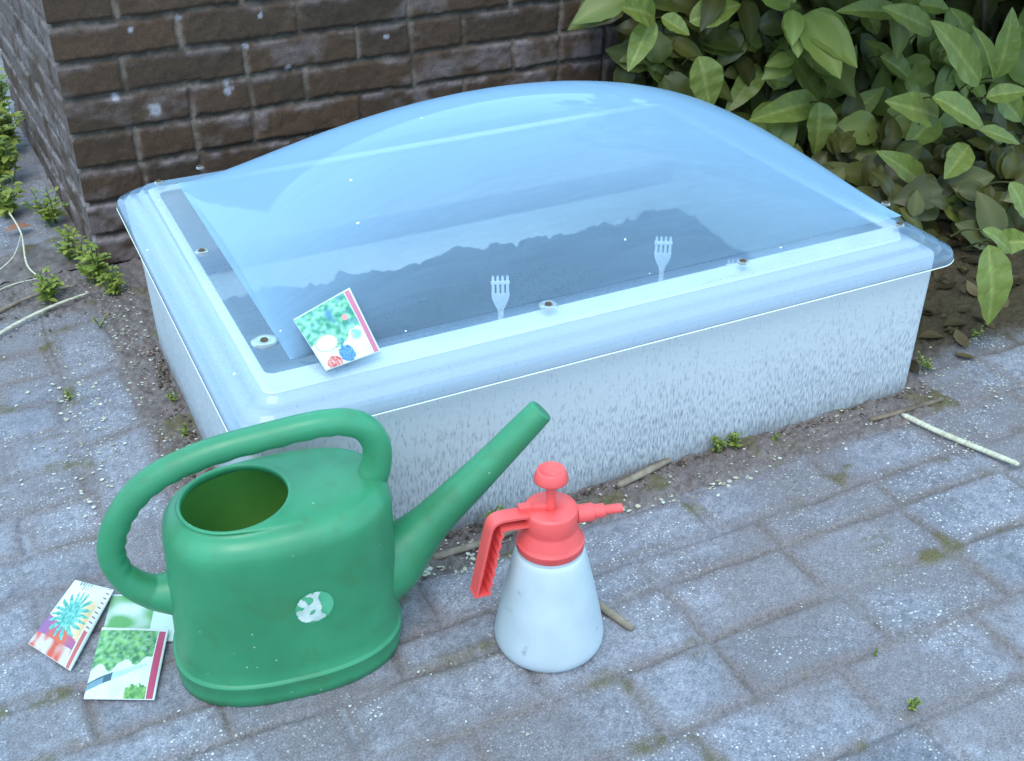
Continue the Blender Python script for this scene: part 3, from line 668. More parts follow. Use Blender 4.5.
# handle: open U channel, arm then grip, ribbed inside edge
def channel(cent, nrm, depth, width, rib):
    outer_ = []; 
    path, _ = smoothpath(cent, [1] * len(cent), 10)
    V = []; F = []
    wdt = width / 2; th = .0018
    L_ = 0; prev = None
    for i, p in enumerate(path):
        t = (path[min(i + 1, len(path) - 1)] - path[max(i - 1, 0)]).normalized()
        side = Vector((0, 1, 0)); inn = t.cross(side) * nrm
        if prev is not None: L_ += (p - prev).length
        prev = p
        dd = depth(i / (len(path) - 1)) + (rib * (.5 + .5 * math.cos(L_ * 2 * PI / .013)) if i / (len(path) - 1) > .45 else 0)
        pts = [(-wdt, 0), (wdt, 0), (wdt, dd), (-wdt, dd), (-wdt, dd - 1.6 * th), (wdt - th, dd - 1.6 * th), (wdt - th, 1.6 * th), (-wdt, 1.6 * th)]
        V += [p + side * a + inn * c for a, c in pts]
    n = len(path)
    for i in range(n - 1):
        for j in range(8):
            k = (j + 1) % 8; F.append((i * 8 + j, (i + 1) * 8 + j, (i + 1) * 8 + k, i * 8 + k))
    for s in (0, n - 1):
        o_ = s * 8; F += [(o_, o_ + 1, o_ + 6, o_ + 7), (o_ + 1, o_ + 2, o_ + 5, o_ + 6), (o_ + 2, o_ + 3, o_ + 4, o_ + 5)]
    return V, F
cent = [Vector(q) for q in ((-.020, 0, .1885), (-.045, 0, .1915), (-.062, 0, .1915), (-.0715, 0, .184), (-.0765, 0, .165), (-.084, 0, .13), (-.0915, 0, .095))]
V, F = channel(cent, 1, lambda t: .015 if t < .45 else .0155, .019, .0022)
hd = mesh('handle', V, F, M_red, spy, smooth=False); hd.rotation_euler.z = R(8); hd.location.z = .004
V, F = box(-.0925, -.0755, -.0093, .0093, .0925, .0945); mesh('handle_foot', V, F, M_red, hd, smooth=False)
V, F = join([box(-.036, -.022, -.005, .005, .1925, .1995), box(-.024, -.004, -.0035, .0035, .1925, .1965)]); mesh('lever', V, F, M_red, spy, smooth=False)
def xl(prof, n=28):
    V, F = lathe(prof, n); return [(z, x, y) for x, y, z in V], F
V, F = xl([(.0085, .022), (.0085, .029), (.0088, .0295), (.0104, .030), (.0104, .0305), (.0104, .0475), (.0102, .048), (.0082, .0485), (.0082, .0490), (.0082, .0600), (.0080, .0605), (.0058, .0612), (.0056, .0618), (.0055, .080), (.0048, .0815), (.0022, .0815), (.002, .077)])
nz_ = mesh('nozzle', V, F, M_red, spy); nz_.location = (0, 0, .178)

# ------------------------------------------------------------------ seed packets
def packet(name, corners, paint, label, thick=.0016, bulge=.004, nn=(72, 92), lift=0.0012):
    """corners: bl, br, tr, tl in world"""
    bl, br, tr, tl = [Vector(c) for c in corners]
    cen = (bl + br + tr + tl) / 4
    nrm = (br - bl).cross(tl - bl).normalized()
    if nrm.z < 0: nrm = -nrm
    W_, H_ = nn; V = []; F = []; col = []
    for lay in (1, 0):
        for j in range(H_ + 1):
            for i in range(W_ + 1):
                u, v = i / W_, j / H_
                p = bl * (1 - u) * (1 - v) + br * u * (1 - v) + tr * u * v + tl * (1 - u) * v
                p = p + nrm * ((thick + bulge * math.sin(PI * u) ** .6 * math.sin(PI * v) ** .6 * (1 + .3 * math.sin(7 * u + 4 * v))) * lay + lift)
                V.append(p - cen)
    n0 = (W_ + 1) * (H_ + 1)
    for j in range(H_):
        for i in range(W_):
            a = j * (W_ + 1) + i; F.append((a, a + 1, a + W_ + 2, a + W_ + 1)); pc = paint((i + .5) / W_, (j + .5) / H_); col.append(tuple(.84 * q for q in pc))
    for j in range(H_):
        for i in range(W_):
            a = n0 + j * (W_ + 1) + i; F.append((a, a + W_ + 1, a + W_ + 2, a + 1)); col.append((.7, .7, .7))
    rim = [i for i in range(W_ + 1)] + [(j) * (W_ + 1) + W_ for j in range(1, H_ + 1)] + [H_ * (W_ + 1) + i for i in range(W_ - 1, -1, -1)] + [j * (W_ + 1) for j in range(H_ - 1, 0, -1)]
    for k in range(len(rim)):
        a, b2 = rim[k], rim[(k + 1) % len(rim)]; F.append((a, a + n0, b2 + n0, b2)); col.append((.75, .75, .74))
    o = mesh(name, V, F, M_print, smooth=False, col=col); o.location = cen
    return tag(o, label, 'seed packet', 'seed packets')
def nf(x, y, s=0): return mn.noise(Vector((x, y, s * 3.7))) 
def mixc(a, b2, t): t = max(0, min(1, t)); return tuple(a[i] * (1 - t) + b2[i] * t for i in range(3))
WHT = (.66, .66, .64)
def p_herbs(u, v):      # leafy green crop, knife on a board below
    if v > .955 or u > .975: return WHT
    if .855 < u < .88: return WHT
    if u >= .88: return (.48, .05, .12)
    g = mixc((.03, .16, .05), (.24, .50, .16), .5 + .9 * nf(u * 16, v * 16, 1)); g = mixc(g, (.35, .55, .45), max(0, nf(u * 28, v * 28, 2)) * .9)
    edge = .36 + .20 * u + .05 * math.sin(u * 17) + .05 * nf(u * 9, 1, 4)
    if v > edge: return g
    d1 = v - (.12 + .42 * u)
    if u < .34: 
        if abs(d1 - .02) < .055: return (.16, .27, .33) if abs(d1) < .05 and u < .22 else (.05, .1, .14)
    elif u < .80 and -.03 < d1 - .0 < .075 * (1 - (u - .34) / .5): return (.42, .55, .60)
    if u > .55 and v < .17 + .06 * nf(u * 20, v * 20, 5): return mixc((.05, .22, .05), (.25, .45, .12), .5 + nf(u * 22, v * 22, 6))
    return mixc((.72, .78, .72), (.60, .70, .62), .5 + nf(u * 6, v * 6, 7))
def p_rosemary(u, v):   # spiky blue green plant over tomatoes
    if u > .965 or v > .985: return WHT
    if .86 < u < .89: return WHT
    if u >= .89: return (.55, .12, .12) if v < .42 else ((.78, .74, .70) if (int(v * 46) % 3) else (.35, .2, .2))
    if v > .93 and .18 < u < .5 and (int(u * 60) % 4) < 2: return (.12, .22, .2)
    if v > .87 and .3 < u < .52 and (int(u * 45) % 3) < 1: return (.12, .25, .2)
    bg = mixc((.78, .78, .66), (.74, .42, .16), (u * 1.3 - v * .6) + .35 * nf(u * 4, v * 4, 1))
    bg = mixc(bg, (.78, .80, .74), (v - .72) * 5)
    if v < .34 - .2 * (u - .5): bg = mixc((.30, .10, .28), (.66, .12, .06), .5 + 1.2 * nf(u * 5, v * 5, 2))
    if v < .17: bg = mixc((.62, .08, .04), (.62, .62, .6), .4 + 1.3 * nf(u * 7, v * 7, 3))
    dx, dy = u - .45, (v - .52) * 1.25; rr_ = math.hypot(dx, dy); an = math.atan2(dy, dx)
    sp2 = .19 + .22 * (abs(math.sin(an * 8.5 + 3 * nf(u * 3, v * 3, 9))) ** 1.5)
    if rr_ < sp2: return mixc((.04, .30, .24), (.20, .52, .48), .5 + 1.2 * nf(u * 26, v * 26, 4))
    return bg
def p_salad(u, v):      # teal leaves, cream bowl, red and blue flowers
    if u > .975 or v > .975: return WHT
    if .875 < u < .895: return WHT
    if u >= .895: return (.60, .16, .26)
    g = mixc((.03, .24, .15), (.30, .62, .42), .5 + 1.0 * nf(u * 15, v * 15, 1)); g = mixc(g, (.08, .22, .36), max(0, nf(u * 7, v * 7, 3)) * 1.2)
    lim = .34 + .10 * math.sin(u * 9 + 1) + .06 * nf(u * 9, 2, 4)
    c = g if v > lim else mixc((.80, .78, .66), (.70, .74, .62), .5 + nf(u * 12, v * 12, 5))
    d = math.hypot(u - .24, (v - .38) * 1.35)
    if d < .17: c = (.80, .74, .45) if d < .12 else (.76, .74, .58)
    elif d < .19: c = (.35, .42, .30)
    if math.hypot(u - .20, (v - .05) * 1.2) < .13: c = mixc((.62, .07, .07), (.75, .5, .45), .3 + nf(u * 30, v * 30, 6))
    if math.hypot(u - .46, (v - .12) * 1.1) < .14 + .03 * nf(u * 20, v * 20, 8): c = mixc((.06, .16, .45), (.14, .34, .62), .5 + nf(u * 26, v * 26, 7))
    if math.hypot(u - .70, (v - .62)) < .05: c = (.68, .30, .26)
    if math.hypot((u - .74) * .8, (v - .33)) < .075: c = mixc((.20, .50, .42), (.66, .40, .34), .5 + nf(u * 14, v * 14, 9))
    return c
def p_green(u, v):
    if u > .97 or v > .97 or v < .03: return WHT
    if u > .62: return (.62, .72, .64)
    c = mixc((.62, .70, .68), (.12, .34, .10), .5 + 2 * nf(u * 3, v * 3, 1)); return c
packet('seed_packet', [(-.033, 1.028, .003), (.037, .992, .003), (.074, 1.092, .006), (.004, 1.130, .006)], p_herbs, 'seed packet with curly green herb leaves and a knife, touching the watering can foot')
packet('seed_packet', [(-.078, 1.146, .002), (-.040, 1.077, .004), (.028, 1.190, .007), (-.012, 1.235, .003)], p_rosemary, 'seed packet with a spiky blue-green plant over tomatoes, leftmost on the pavers', bulge=.006)
packet('seed_packet', [(.000, 1.120, .001), (.078, 1.075, .001), (.105, 1.150, .001), (.025, 1.190, .001)], p_green, 'half hidden pale seed packet lying under the other two and behind the can', bulge=.001, lift=.0005)
packet('seed_packet', [(.312, 1.153, .2665), (.3855, 1.168, .2665), (.379, 1.250, .3155), (.3035, 1.247, .2905)], p_salad, 'seed packet with teal leaves and cream bowl leaning on the dome', bulge=.003, lift=.001)

# ------------------------------------------------------------------ leaves
def leaf_geo(base, tip, width, up=None, curl=.12, fold=.18, n=9, shape='ovate', tint=(1, 1, 1), seed=0, vein=True):
    base = Vector(base); tip = Vector(tip); ax = tip - base; L = ax.length
    if L < 1e-5: return [], [], []
    t = ax / L
    if up is None: up = Vector((-.2, -.55, .8))
    nrm = (up - t * up.dot(t))
    if nrm.length < 1e-3: nrm = Vector((0, -1, .2))
    nrm.normalize(); side = t.cross(nrm).normalized()
    V = []; F = []; col = []
    offs = (-1, -.8, -.5, -.2, -.04, .04, .2, .5, .8, 1) if n >= 16 else (-1, -.55, -.08, .08, .55, 1)
    mid = (len(offs) // 2 - 1, len(offs) // 2)
    for i in range(n + 1):
        s = i / n
        if shape == 'ovate': w_ = (math.sin(PI * min(1, s ** .82)) ** .75) * (1 - .25 * s) * 1.12
        else: w_ = math.sin(PI * s) ** .8
        if i == n: w_ = 0.02
        if i == 0: w_ = 0.04
        z = -curl * L * (s * s * 1.1 - .25 * math.sin(PI * s))
        jag = 1 + (.015 if n >= 16 else .03) * math.sin(s * 22 + seed)
        for k, o_ in enumerate(offs):
            hw = width / 2 * w_ * jag
            zz = z + abs(o_) * fold * hw * 1.2 + (.05 * hw * math.sin(s * 26 + seed) * abs(o_))
            V.append(base + t * (L * s) + side * (hw * o_) + nrm * zz)
            ve = vein and k in mid
            if n >= 16:
                q_ = (s - .22 * abs(o_)) * 7.5 + seed; q_ = abs((q_ % 1) - .5) * 2
                b_ = .88 + .28 * max(0, q_ - .72) / .28 + .12 * mn.noise(Vector((s * 6, o_ * 3, seed)))
                zz = zz - (max(0, q_ - .6) * .05 * hw * (1 - abs(o_))) + (.05 * hw * math.sin(s * 7 + seed * 2 + o_))
                V[-1] = base + t * (L * s) + side * (hw * o_) + nrm * zz
            else: b_ = .92 + .16 * math.sin(s * 30 + abs(o_) * 5) ** 2
            c = tuple(min(.9, x * b_) for x in tint)
            if ve: c = (c[0] * 1.35 + .015, c[1] * 1.25 + .015, c[2] * 1.4 + .01)
            col.append(c)
    m_ = len(offs)
    for i in range(n):
        for k in range(m_ - 1):
            a = i * m_ + k; F.append((a, a + 1, a + m_ + 1, a + m_))
    return V, F, col
class Acc:
    def __init__(s): s.V = []; s.F = []; s.c = []
    def add(s, g):
        o = len(s.V); s.V += list(g[0]); s.F += [tuple(i + o for i in f) for f in g[1]]
        if len(g) > 2: s.c += list(g[2])
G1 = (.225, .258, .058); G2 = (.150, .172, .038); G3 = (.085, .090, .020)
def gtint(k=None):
    if k == 'deep_shade': return mixc((.058, .052, .013), (.100, .098, .022), rnd.random() ** 1.5)  # shade among the inner leaves put into their tint
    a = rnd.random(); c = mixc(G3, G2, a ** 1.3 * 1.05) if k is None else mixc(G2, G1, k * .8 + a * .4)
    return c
HERO = [(1.249, 1.95, 0.382, 1.174, 1.92, 0.302, 0.042), (1.254, 1.95, 0.386, 1.156, 1.92, 0.428, 0.051), (1.256, 1.93, 0.39, 1.303, 1.9, 0.358, 0.034), (1.336, 1.95, 0.367, 1.44, 1.92, 0.4, 0.052), (1.342, 1.92, 0.305, 1.368, 1.89, 0.199, 0.065), (1.544, 1.97, 0.247, 1.438, 1.94, 0.174, 0.046), (1.626, 1.88, 0.182, 1.436, 1.85, 0.192, 0.055), (1.595, 1.84, 0.198, 1.585, 1.81, 0.092, 0.058), (1.665, 1.88, 0.109, 1.78, 1.85, 0.2, 0.051), (1.666, 1.92, 0.169, 1.532, 1.89, 0.306, 0.056), (1.678, 1.92, 0.167, 1.724, 1.89, 0.281, 0.052), (1.709, 1.62, 0.215, 1.532, 1.59, 0.289, 0.055), (1.641, 1.58, 0.276, 1.778, 1.55, 0.204, 0.049), (1.75, 1.55, 0.205, 1.844, 1.52, 0.173, 0.029), (1.741, 1.56, 0.172, 1.647, 1.53, 0.137, 0.046), (1.695, 1.6, 0.081, 1.533, 1.57, 0.191, 0.048), (1.693, 1.55, 0.058, 1.77, 1.52, 0.041, 0.051), (1.631, 1.57, 0.095, 1.671, 1.54, 0.107, 0.034), (1.393, 1.17, 0.196, 1.399, 1.14, 0.068, 0.054), (1.395, 1.19, 0.213, 1.467, 1.16, 0.166, 0.024), (1.472, 1.22, 0.162, 1.494, 1.19, 0.182, 0.036), (1.779, 1.6, 0.28, 1.597, 1.57, 0.428, 0.063), (1.837, 1.62, 0.266, 1.743, 1.59, 0.394, 0.034), (1.84, 1.62, 0.274, 1.832, 1.59, 0.408, 0.051), (1.805, 1.6, 0.246, 1.867, 1.57, 0.267, 0.034), (1.855, 1.62, 0.241, 1.914, 1.59, 0.184, 0.047), (1.732, 1.7, 0.361, 1.583, 1.67, 0.43, 0.046), (1.732, 1.8, 0.372, 1.569, 1.77, 0.406, 0.039), (1.567, 1.9, 0.338, 1.496, 1.87, 0.409, 0.044), (1.736, 1.75, 0.399, 1.788, 1.72, 0.392, 0.034), (1.752, 1.85, 0.269, 1.844, 1.82, 0.209, 0.045), (1.84, 1.75, 0.155, 1.74, 1.72, 0.115, 0.055), (1.741, 1.95, 0.079, 1.791, 1.92, 0.04, 0.049), (1.556, 1.98, 0.298, 1.615, 1.95, 0.275, 0.046), (1.291, 2.03, 0.266, 1.35, 2.0, 0.206, 0.04), (1.933, 1.66, 0.355, 1.857, 1.63, 0.312, 0.043), (1.832, 1.7, 0.323, 1.759, 1.67, 0.406, 0.039), (1.731, 1.9, 0.358, 1.761, 1.87, 0.308, 0.041), (1.468, 2.0, 0.331, 1.541, 1.97, 0.275, 0.049), (1.872, 1.9, 0.134, 1.78, 1.87, 0.098, 0.048), (2.04, 1.72, 0.084, 1.975, 1.69, 0.026, 0.057), (1.625, 1.35, 0.193, 1.645, 1.32, 0.135, 0.038)]
BO = Vector((1.75, 1.75, 0))
bush = tag(empty('hydrangea_bush', tuple(BO)), 'large leafy green shrub with broad oval leaves beside and behind the cold frame', 'shrub')
lv = Acc(); st = Acc()
for h in HERO:
    b0 = Vector(h[0:3]); t0 = Vector(h[3:6])
    L = (t0 - b0).length
    t0 = t0 + Vector((0, rnd.uniform(-.02, .01), 0))
    up = Vector((rnd.uniform(-.45, .15), -.75, rnd.uniform(.45, .8)))
    lv.add(leaf_geo(b0 - BO, t0 - BO, h[6] * 1.16, up, curl=rnd.uniform(.02, .15), fold=rnd.uniform(.12, .38), tint=gtint(.6 + .4 * rnd.random()), seed=rnd.random() * 9, n=26))
    e = b0 + Vector((rnd.uniform(-.01, .02), .05, -.03))
    pth, rad = smoothpath([b0 - BO, (b0 + e) / 2 - BO + Vector((0, .005, .004)), e - BO], [.0016, .0018, .002], 3)
    g_ = tube(pth, rad, 6, False); lv.add((g_[0], g_[1], [(.10, .085, .03)] * len(g_[0])))
def inside(p):
    if p.x < 1.30 + max(0, .0): return p.x > 1.24 and p.y > 1.98
    if p.y < 1.28 or p.y > 2.12: return False
    if p.x < 1.62 and p.y < 1.92 - (p.x - 1.3) * 1.0 and p.z < .6: return False
    if p.x < 1.55 and p.y < 1.6: return False
    return True
def rosette(c, axis, nleaf, Ls, k=None):
    axis = axis.normalized(); a = axis.orthogonal().normalized(); b2 = axis.cross(a)
    ph = rnd.uniform(0, PI)
    for i in range(nleaf):
        g = ph + i * PI / 2 + (i // 2) * .3 + rnd.uniform(-.25, .25) + (i % 2) * PI * .5
        d = (a * math.cos(g) + b2 * math.sin(g)) + axis * rnd.uniform(-.15, .45)
        d.normalize(); L = Ls * rnd.uniform(.7, 1.15)
        s0 = c - axis * (.018 * (i // 2)); s1 = s0 + d * .015
        lv.add(leaf_geo(s1 - BO, s1 + d * L + Vector((0, 0, -.25 * L * rnd.random())) - BO, L * rnd.uniform(.48, .68), axis + Vector((0, -.2, .5)), curl=rnd.uniform(.08, .3), fold=rnd.uniform(.08, .25), tint=gtint(k), seed=rnd.random() * 9, n=10))
cnt = 0
for k in range(18):
    p = Vector((rnd.uniform(1.45, 2.2), rnd.uniform(1.80, 1.92), rnd.uniform(.12, .5)))
    rosette(p, Vector((rnd.uniform(-.5, .2), -1, rnd.uniform(.1, .8))), 5, rnd.uniform(.08, .125), rnd.uniform(.2, .9))
# deep foliage, by the wall and low down, tinted dark as painted shade
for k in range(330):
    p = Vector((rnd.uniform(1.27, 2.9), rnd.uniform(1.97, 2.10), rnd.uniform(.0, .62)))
    rosette(p, Vector((rnd.uniform(-.5, .3), -1, rnd.uniform(-.1, .8))), 5, rnd.uniform(.08, .12), 'deep_shade')
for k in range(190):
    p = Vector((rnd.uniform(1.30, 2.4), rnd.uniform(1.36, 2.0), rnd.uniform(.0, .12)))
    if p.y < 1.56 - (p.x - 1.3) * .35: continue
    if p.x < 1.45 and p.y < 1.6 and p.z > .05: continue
    rosette(p, Vector((rnd.uniform(-.6, .2), -1, rnd.uniform(.2, 1))), 5, rnd.uniform(.06, .10), 'deep_shade')
while cnt < 640:
    p = Vector((rnd.uniform(1.12, 2.9), rnd.uniform(1.3, 2.1), rnd.uniform(.0, 1.35)))
    if cnt > 260: p = Vector((rnd.uniform(1.35, 2.9), rnd.uniform(1.30, 2.1), rnd.uniform(.62, 1.1)))  # leaf canopy above the view, added to shade the leaves below
    elif cnt > 200: p.z = rnd.uniform(0, .5)
    if not inside(p): continue
    # inside view of the hero leaves keep clutter further back
    if p.z < .62 and p.y < 1.93 and p.x < 2.25: continue
    if p.y < 1.42 and p.z < .62: continue
    if p.z < .62 and rnd.random() < .45: continue
    ax = Vector((rnd.uniform(-.6, .3), -1.0, rnd.uniform(.0, .9)))
    rosette(p, ax, rnd.choice((4, 5, 6)), rnd.uniform(.095, .14))
    if cnt % 3 == 0:
        q = p + Vector((rnd.uniform(-.05, .10), rnd.uniform(.04, .10), -rnd.uniform(.08, .16)))
        q.y = min(q.y, 2.12)
        pth, rad = smoothpath([p - BO, (p + q) / 2 + Vector((rnd.uniform(-.02, .02), .01, .015)) - BO, q - BO], [.0018, .0024, .003], 4)
        g_ = tube(pth, rad, 6, False); lv.add((g_[0], g_[1], [(.10, .085, .03)] * len(g_[0])))
    cnt += 1
for k in range(16):
    x = rnd.uniform(1.5, 2.8); y = rnd.uniform(1.95, 2.11)
    pth, rad = smoothpath([Vector((x, y, -.01)) - BO, Vector((x + rnd.uniform(-.08, .08), y - .03, .25)) - BO, Vector((x + rnd.uniform(-.2, .2), y - .06, .55)) - BO, Vector((x + rnd.uniform(-.3, .3), y - .1, .95)) - BO], [.007, .006, .005, .003], 5)
    V, F = tube(pth, rad, 7, True); mesh('branch', V, F, M_stem, bush)
mesh('leaves', lv.V, lv.F, M_leaf, bush, col=lv.c)

# ------------------------------------------------------------------ weeds
def weed(x, y, n, size, label, spread=.6, kind=0, grp='weeds growing at the foot of the wall and box'):
    A = Acc(); S = Acc()
    for k in range(n):
        g = rnd.uniform(0, 2 * PI); h = size * rnd.uniform(.5, 1.1)
        top = Vector((math.cos(g) * size * spread * rnd.random(), math.sin(g) * size * spread * rnd.random(), h))
        r0 = Vector((rnd.uniform(-.2, .2) * size, rnd.uniform(-.2, .2) * size, -.003))
        pth, rad = smoothpath([r0, (r0 + top) / 2 + Vector((0, 0, .1 * h)), top], [.0011, .001, .0008], 3); S.add(tube(pth, rad, 5, False))
        for j in range(rnd.choice((6, 7, 8, 9))):
            t = .25 + .75 * rnd.random(); p = r0.lerp(top, t) + Vector((0, 0, .05 * h)); a = rnd.uniform(0, 2 * PI)
            L = size * rnd.uniform(.2, .4) * (1.15 - .4 * t); d = Vector((math.cos(a), math.sin(a), rnd.uniform(-.1, .7))).normalized()
            a_ = rnd.random(); ti = mixc((.17, .22, .035), (.34, .36, .07), a_)
            A.add(leaf_geo(p, p + d * L, L * (.45 if kind == 0 else .25), Vector((0, -.2, 1)), curl=.15, fold=.15, n=5, shape='ov', tint=ti, seed=a, vein=False))
    A.add((S.V, S.F, [(.14, .18, .05)] * len(S.V))); o = mesh('weed', A.V, A.F, M_weed, col=A.c); o.location = (x, y, 0); tag(o, label, 'weed', grp)
    return o
WD = [(.145, 2.085, 15, .070, 'tallest bright green weed clump at the foot of the brick wall corner'),
      (.170, 2.02, 12, .050, 'leafy weed clump on the soil between the wall corner and the white box'),
      (.060, 2.045, 12, .055, 'bright green weed clump left of the wall corner among dry stalks'),
      (.125, 2.20, 12, .06, 'weed against the side of the brick wall, nearest the corner'),
      (.105, 2.40, 14, .07, 'weed against the side of the brick wall, second back from the corner'),
      (.035, 2.48, 16, .075, 'weed on the path at the left photo edge, nearer one'),
      (.045, 2.68, 22, .10, 'weed tuft on the path further back at the left photo edge'),
      (.065, 2.88, 26, .11, 'thick weed tuft beside the far end of the brick wall'),
      (.055, 3.12, 24, .12, 'dense weed tuft in front of the white edging board'),
      (.02, 3.38, 24, .14, 'dense green weed left of the white edging board'),
      (.868, 1.112, 6, .030, 'weed sprig against the front of the box, left of the pair there'),
      (.895, 1.114, 6, .034, 'taller weed sprig against the front of the box, right of the pair there'),
      (.957, 1.098, 3, .016, 'flat small weed rosette just right of the pair at the box front'),
      (.198 - .012, 1.60, 4, .020, 'tiny weed at the left foot of the box, further back'),
      (.196 - .012, 1.50, 4, .020, 'tiny weed at the left foot of the box, nearer the watering can'),
      (.50, 1.10, 4, .035, 'small weed behind the sprayer at the foot of the box'),
      (1.300, 1.160, 4, .028, 'small weed under the shrub by the right corner of the box'),
      (1.255, 1.20, 3, .022, 'weed in the shade right of the box corner'),
      (1.45, 1.20, 3, .02, 'small weed at the shaded right edge of the paving'),
      (.776, .617, 4, .020, 'bright green seedling in the paver joint near the bottom right'),
      (.798, .697, 3, .008, 'tiny seedling in a joint above the bottom right seedling'),
      (.045, 1.685, 4, .018, 'small pale weed in the joint left of the box'),
      (.128, 1.90, 3, .02, 'small weed in the soil left of the box behind the pavers')]
for q in WD: weed(*q)

# ------------------------------------------------------------------ sticks and stalks
M_pale = noise_mat('dry_pale_wood', (.42, .36, .26), (.66, .60, .48), 60, .8, .4, 200, stretch=(1, 6, 1))
M_brn = noise_mat('dry_brown_wood', (.10, .065, .045), (.20, .14, .10), 60, .85, .5, 200)
M_gry = noise_mat('grey_wood', (.16, .115, .085), (.28, .21, .16), 60, .85, .5, 200)
def stick(pts, r, mt, label, n=8, flat=.7, name='stick'):
    c = Vector(pts[0]); c.z = 0
    path, rad = smoothpath([Vector(p) - c for p in pts], r, 6)
    rad = [q * (.55 if k in (0, len(rad) - 1) else 1) * (1 + .12 * mn.noise(Vector((k * .35, r[0] * 900, 0)))) for k, q in enumerate(rad)]
    V, F = tube(path, rad, n, True, lambda i, g: 1 + .13 * math.sin(g * 2 + i * .15))
    o = mesh(name, V, F, mt); o.location = c
    return tag(o, label, 'stick', 'dry sticks and stalks on the ground')
stick([(1.166, 1.066, .007), (1.185, 1.002, .006), (1.208, .94, .006), (1.226, .893, .006)], [.0036, .0042, .0042, .0045], M_pale, 'straight pale straw stick on the pavers at the right edge')
stick([(1.115, 1.079, .004), (1.16, 1.072, .007), (1.21, 1.073, .006), (1.254, 1.072, .006)], [.0028, .0035, .004, .005], M_brn, 'brown twig with a dark end touching the straight pale stick')
stick([(.692, 1.104, .005), (.73, 1.108, .008), (.775, 1.118, .008), (.79, 1.121, .007)], [.004, .005, .005, .004], M_gry, 'grey brown stick along the foot of the box right of the sprayer nozzle')
stick([(.403, 1.077, .005), (.46, 1.075, .006), (.51, 1.078, .006), (.60, 1.085, .006)], [.0045, .0045, .004, .003], M_gry, 'grey stick along the foot of the box between the can spout and the sprayer')
stick([(.548, .918, .005), (.567, .853, .005)], [.0045, .0048], M_gry, 'short broken stick on the pavers right of the sprayer')
stick([(.034, 2.374, .05), (.045, 2.29, .035), (.040, 2.18, .015), (.065, 2.12, .004)], [.0015, .0018, .0018, .0018], M_pale, 'thin curved pale stalk near the wall corner, upright one', n=6)
stick([(-.04, 2.02, .006), (.03, 2.06, .008), (.11, 2.075, .006)], [.0035, .003, .0025], M_gry, 'brown stalk on the soil in front of the wall corner')
stick([(-.08, 1.90, .006), (-.01, 1.96, .008), (.06, 2.0, .010), (.13, 2.03, .008)], [.003, .003, .0028, .0022], M_pale, 'thick pale dry stalk running to the weeds at the left edge', n=7)
stick([(-.07, 2.08, .004), (.0, 2.13, .005), (.06, 2.14, .004)], [.0014, .0014, .001], M_pale, 'thin pale stalk lying flat left of the wall corner', n=6)
stick([(-.02, 2.16, .02), (.02, 2.20, .03), (.045, 2.29, .035)], [.0012, .0012, .001], M_pale, 'thin pale stalk crossing the upright curved stalk', n=6)
dl_ = Acc()
g = leaf_geo((0, 0, 0), (.05, .01, .006), .03, Vector((0, 0, 1)), tint=(.42, .17, .10), vein=False, shape='ov'); dl_.add(g)
o = mesh('dead_leaf', dl_.V, dl_.F, M_weed, col=dl_.c); o.location = (.02, 2.37, .012); tag(o, 'dry reddish brown leaf on the path left of the brick wall', 'leaf')

# ------------------------------------------------------------------ dead leaves under the shrub
A = Acc()
for k in range(420):
    x = rnd.uniform(1.27, 2.2); y = rnd.uniform(1.17, 1.95)
    if y < 1.24 and rnd.random() < .6: continue
    a = rnd.uniform(0, 2 * PI); L = rnd.uniform(.015, .05); d = Vector((math.cos(a), math.sin(a), rnd.uniform(-.05, .25)))
    A.add(leaf_geo(Vector((x, y, .004)), Vector((x, y, .004)) + d * L, L * .5, Vector((rnd.uniform(-.4, .4), rnd.uniform(-.4, .4), 1)), curl=rnd.uniform(-.3, .3), fold=.2, n=5, shape='ov', tint=mixc((.05, .030, .014), (.17, .11, .05), rnd.random() ** 2), seed=a, vein=False))
o = mesh('leaf_litter', A.V, A.F, M_weed, col=A.c); tag(o, 'dead brown leaves lying on the dark ground under the shrub', 'leaf litter', kind='stuff')
# ------------------------------------------------------------------ litter of pale flakes
A = Acc()
def flake(x, y, s, c, z=.001):
    a = rnd.uniform(0, 2 * PI); e = rnd.uniform(.35, .9); V = []
    tl = rnd.uniform(-.3, .3); tl2 = rnd.uniform(-.3, .3)
    k = 6
    for i in range(k):
        g_ = 2 * PI * i / k; u = math.cos(g_) * s * rnd.uniform(.75, 1.1); v = math.sin(g_) * s * e * rnd.uniform(.75, 1.1)
        V.append((x + u * math.cos(a) - v * math.sin(a), y + u * math.sin(a) + v * math.cos(a), z + .001 + abs(u * tl) + abs(v * tl2)))
    A.add((V, [tuple(range(k))], [c] * k))
def fcol():
    return rnd.choice(((.44, .40, .33), (.55, .52, .47), (.42, .36, .28), (.30, .23, .17), (.52, .46, .34)))
for k in range(220):   # band along the front joint
    x = rnd.uniform(.38, 1.05); y = 1.052 - .0 + rnd.gauss(0, .007) + (.01 * math.sin(x * 22)); flake(x, y, rnd.uniform(.0018, .0050), fcol(), .0) if rnd.random() < (.9 if x < .85 else .4) else None
for k in range(260):
    flake(rnd.uniform(.2, 1.25), rnd.uniform(1.06, 1.12), rnd.uniform(.0012, .003), fcol(), .001)
for k in range(420):
    flake(rnd.uniform(.135, .20), rnd.uniform(1.15, 2.05), rnd.uniform(.0012, .0035), fcol(), .001)
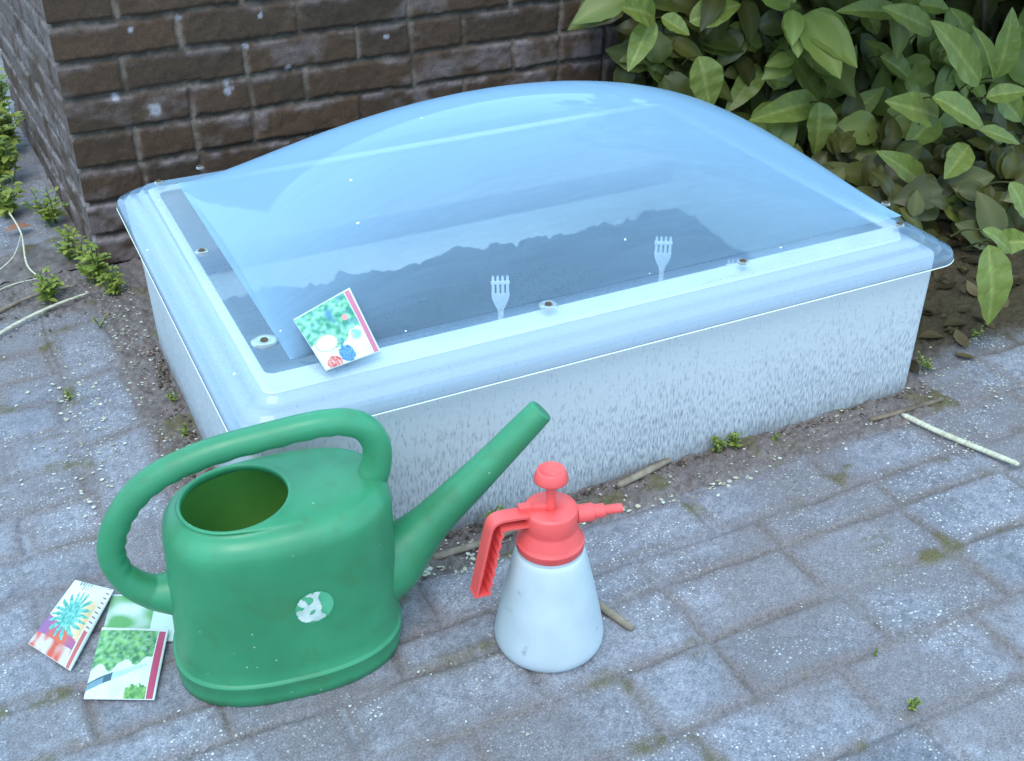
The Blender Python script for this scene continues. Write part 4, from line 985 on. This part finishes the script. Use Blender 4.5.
for k in range(420):
    x = rnd.uniform(-.25, .2); y = rnd.uniform(1.35, 2.15); flake(x, y, rnd.uniform(.0012, .0034), fcol(), .0005)
for k in range(110):
    x = rnd.gauss(.045, .03); y = rnd.gauss(1.60, .12); flake(x, y, rnd.uniform(.0015, .0045), fcol(), .0005)
for k in range(900):
    x = rnd.uniform(-.4, 1.6); y = rnd.uniform(.45, 1.1); flake(x, y, rnd.choice((.001, .0012, .0015, .002)) * rnd.uniform(.7, 1.3), fcol(), .0002)
for k in range(160):
    x = rnd.uniform(1.05, 1.45); y = rnd.gauss(1.10, .04); flake(x, y, rnd.uniform(.0015, .0038), fcol(), .001)
for k in range(60):
    x = rnd.gauss(1.2, .03); y = rnd.gauss(.98, .02); flake(x, y, rnd.uniform(.0015, .003), fcol(), .0)
o = mesh('petal_litter', A.V, A.F, M_flake, smooth=False, col=A.c); tag(o, 'tiny pale fallen flakes and petals scattered over the paving', 'litter', kind='stuff')
A = Acc()
for k in range(1000):   # dark crumbs of soil at the foot of the box
    s_ = rnd.random()
    if s_ < .5: x = rnd.uniform(.2, 1.24); y = 1.118 - abs(rnd.gauss(0, .009))
    elif s_ < .95: x = .198 - abs(rnd.gauss(0, .012)); y = rnd.uniform(1.15, 1.8)
    else: x = rnd.uniform(-.1, .17); y = rnd.uniform(1.9, 2.2)
    r_ = rnd.uniform(.0015, .005); c0 = mixc((.06, .042, .034), (.17, .12, .10), rnd.random())
    V = []
    for (a, b2, c_) in ((1, 0, 0), (0, 1, 0), (-1, 0, 0), (0, -1, 0), (0, 0, .8), (0, 0, -.8)):
        V.append((x + a * r_ * rnd.uniform(.6, 1.2), y + b2 * r_ * rnd.uniform(.6, 1.2), .002 + c_ * r_ * rnd.uniform(.6, 1.2)))
    A.add((V, [(0, 1, 4), (1, 2, 4), (2, 3, 4), (3, 0, 4), (1, 0, 5), (2, 1, 5), (3, 2, 5), (0, 3, 5)], [c0] * 6))
o = mesh('soil_crumbs', A.V, A.F, M_soil, smooth=False, col=A.c); tag(o, 'dark crumbs of soil and moss along the foot of the box and wall', 'soil', kind='stuff')
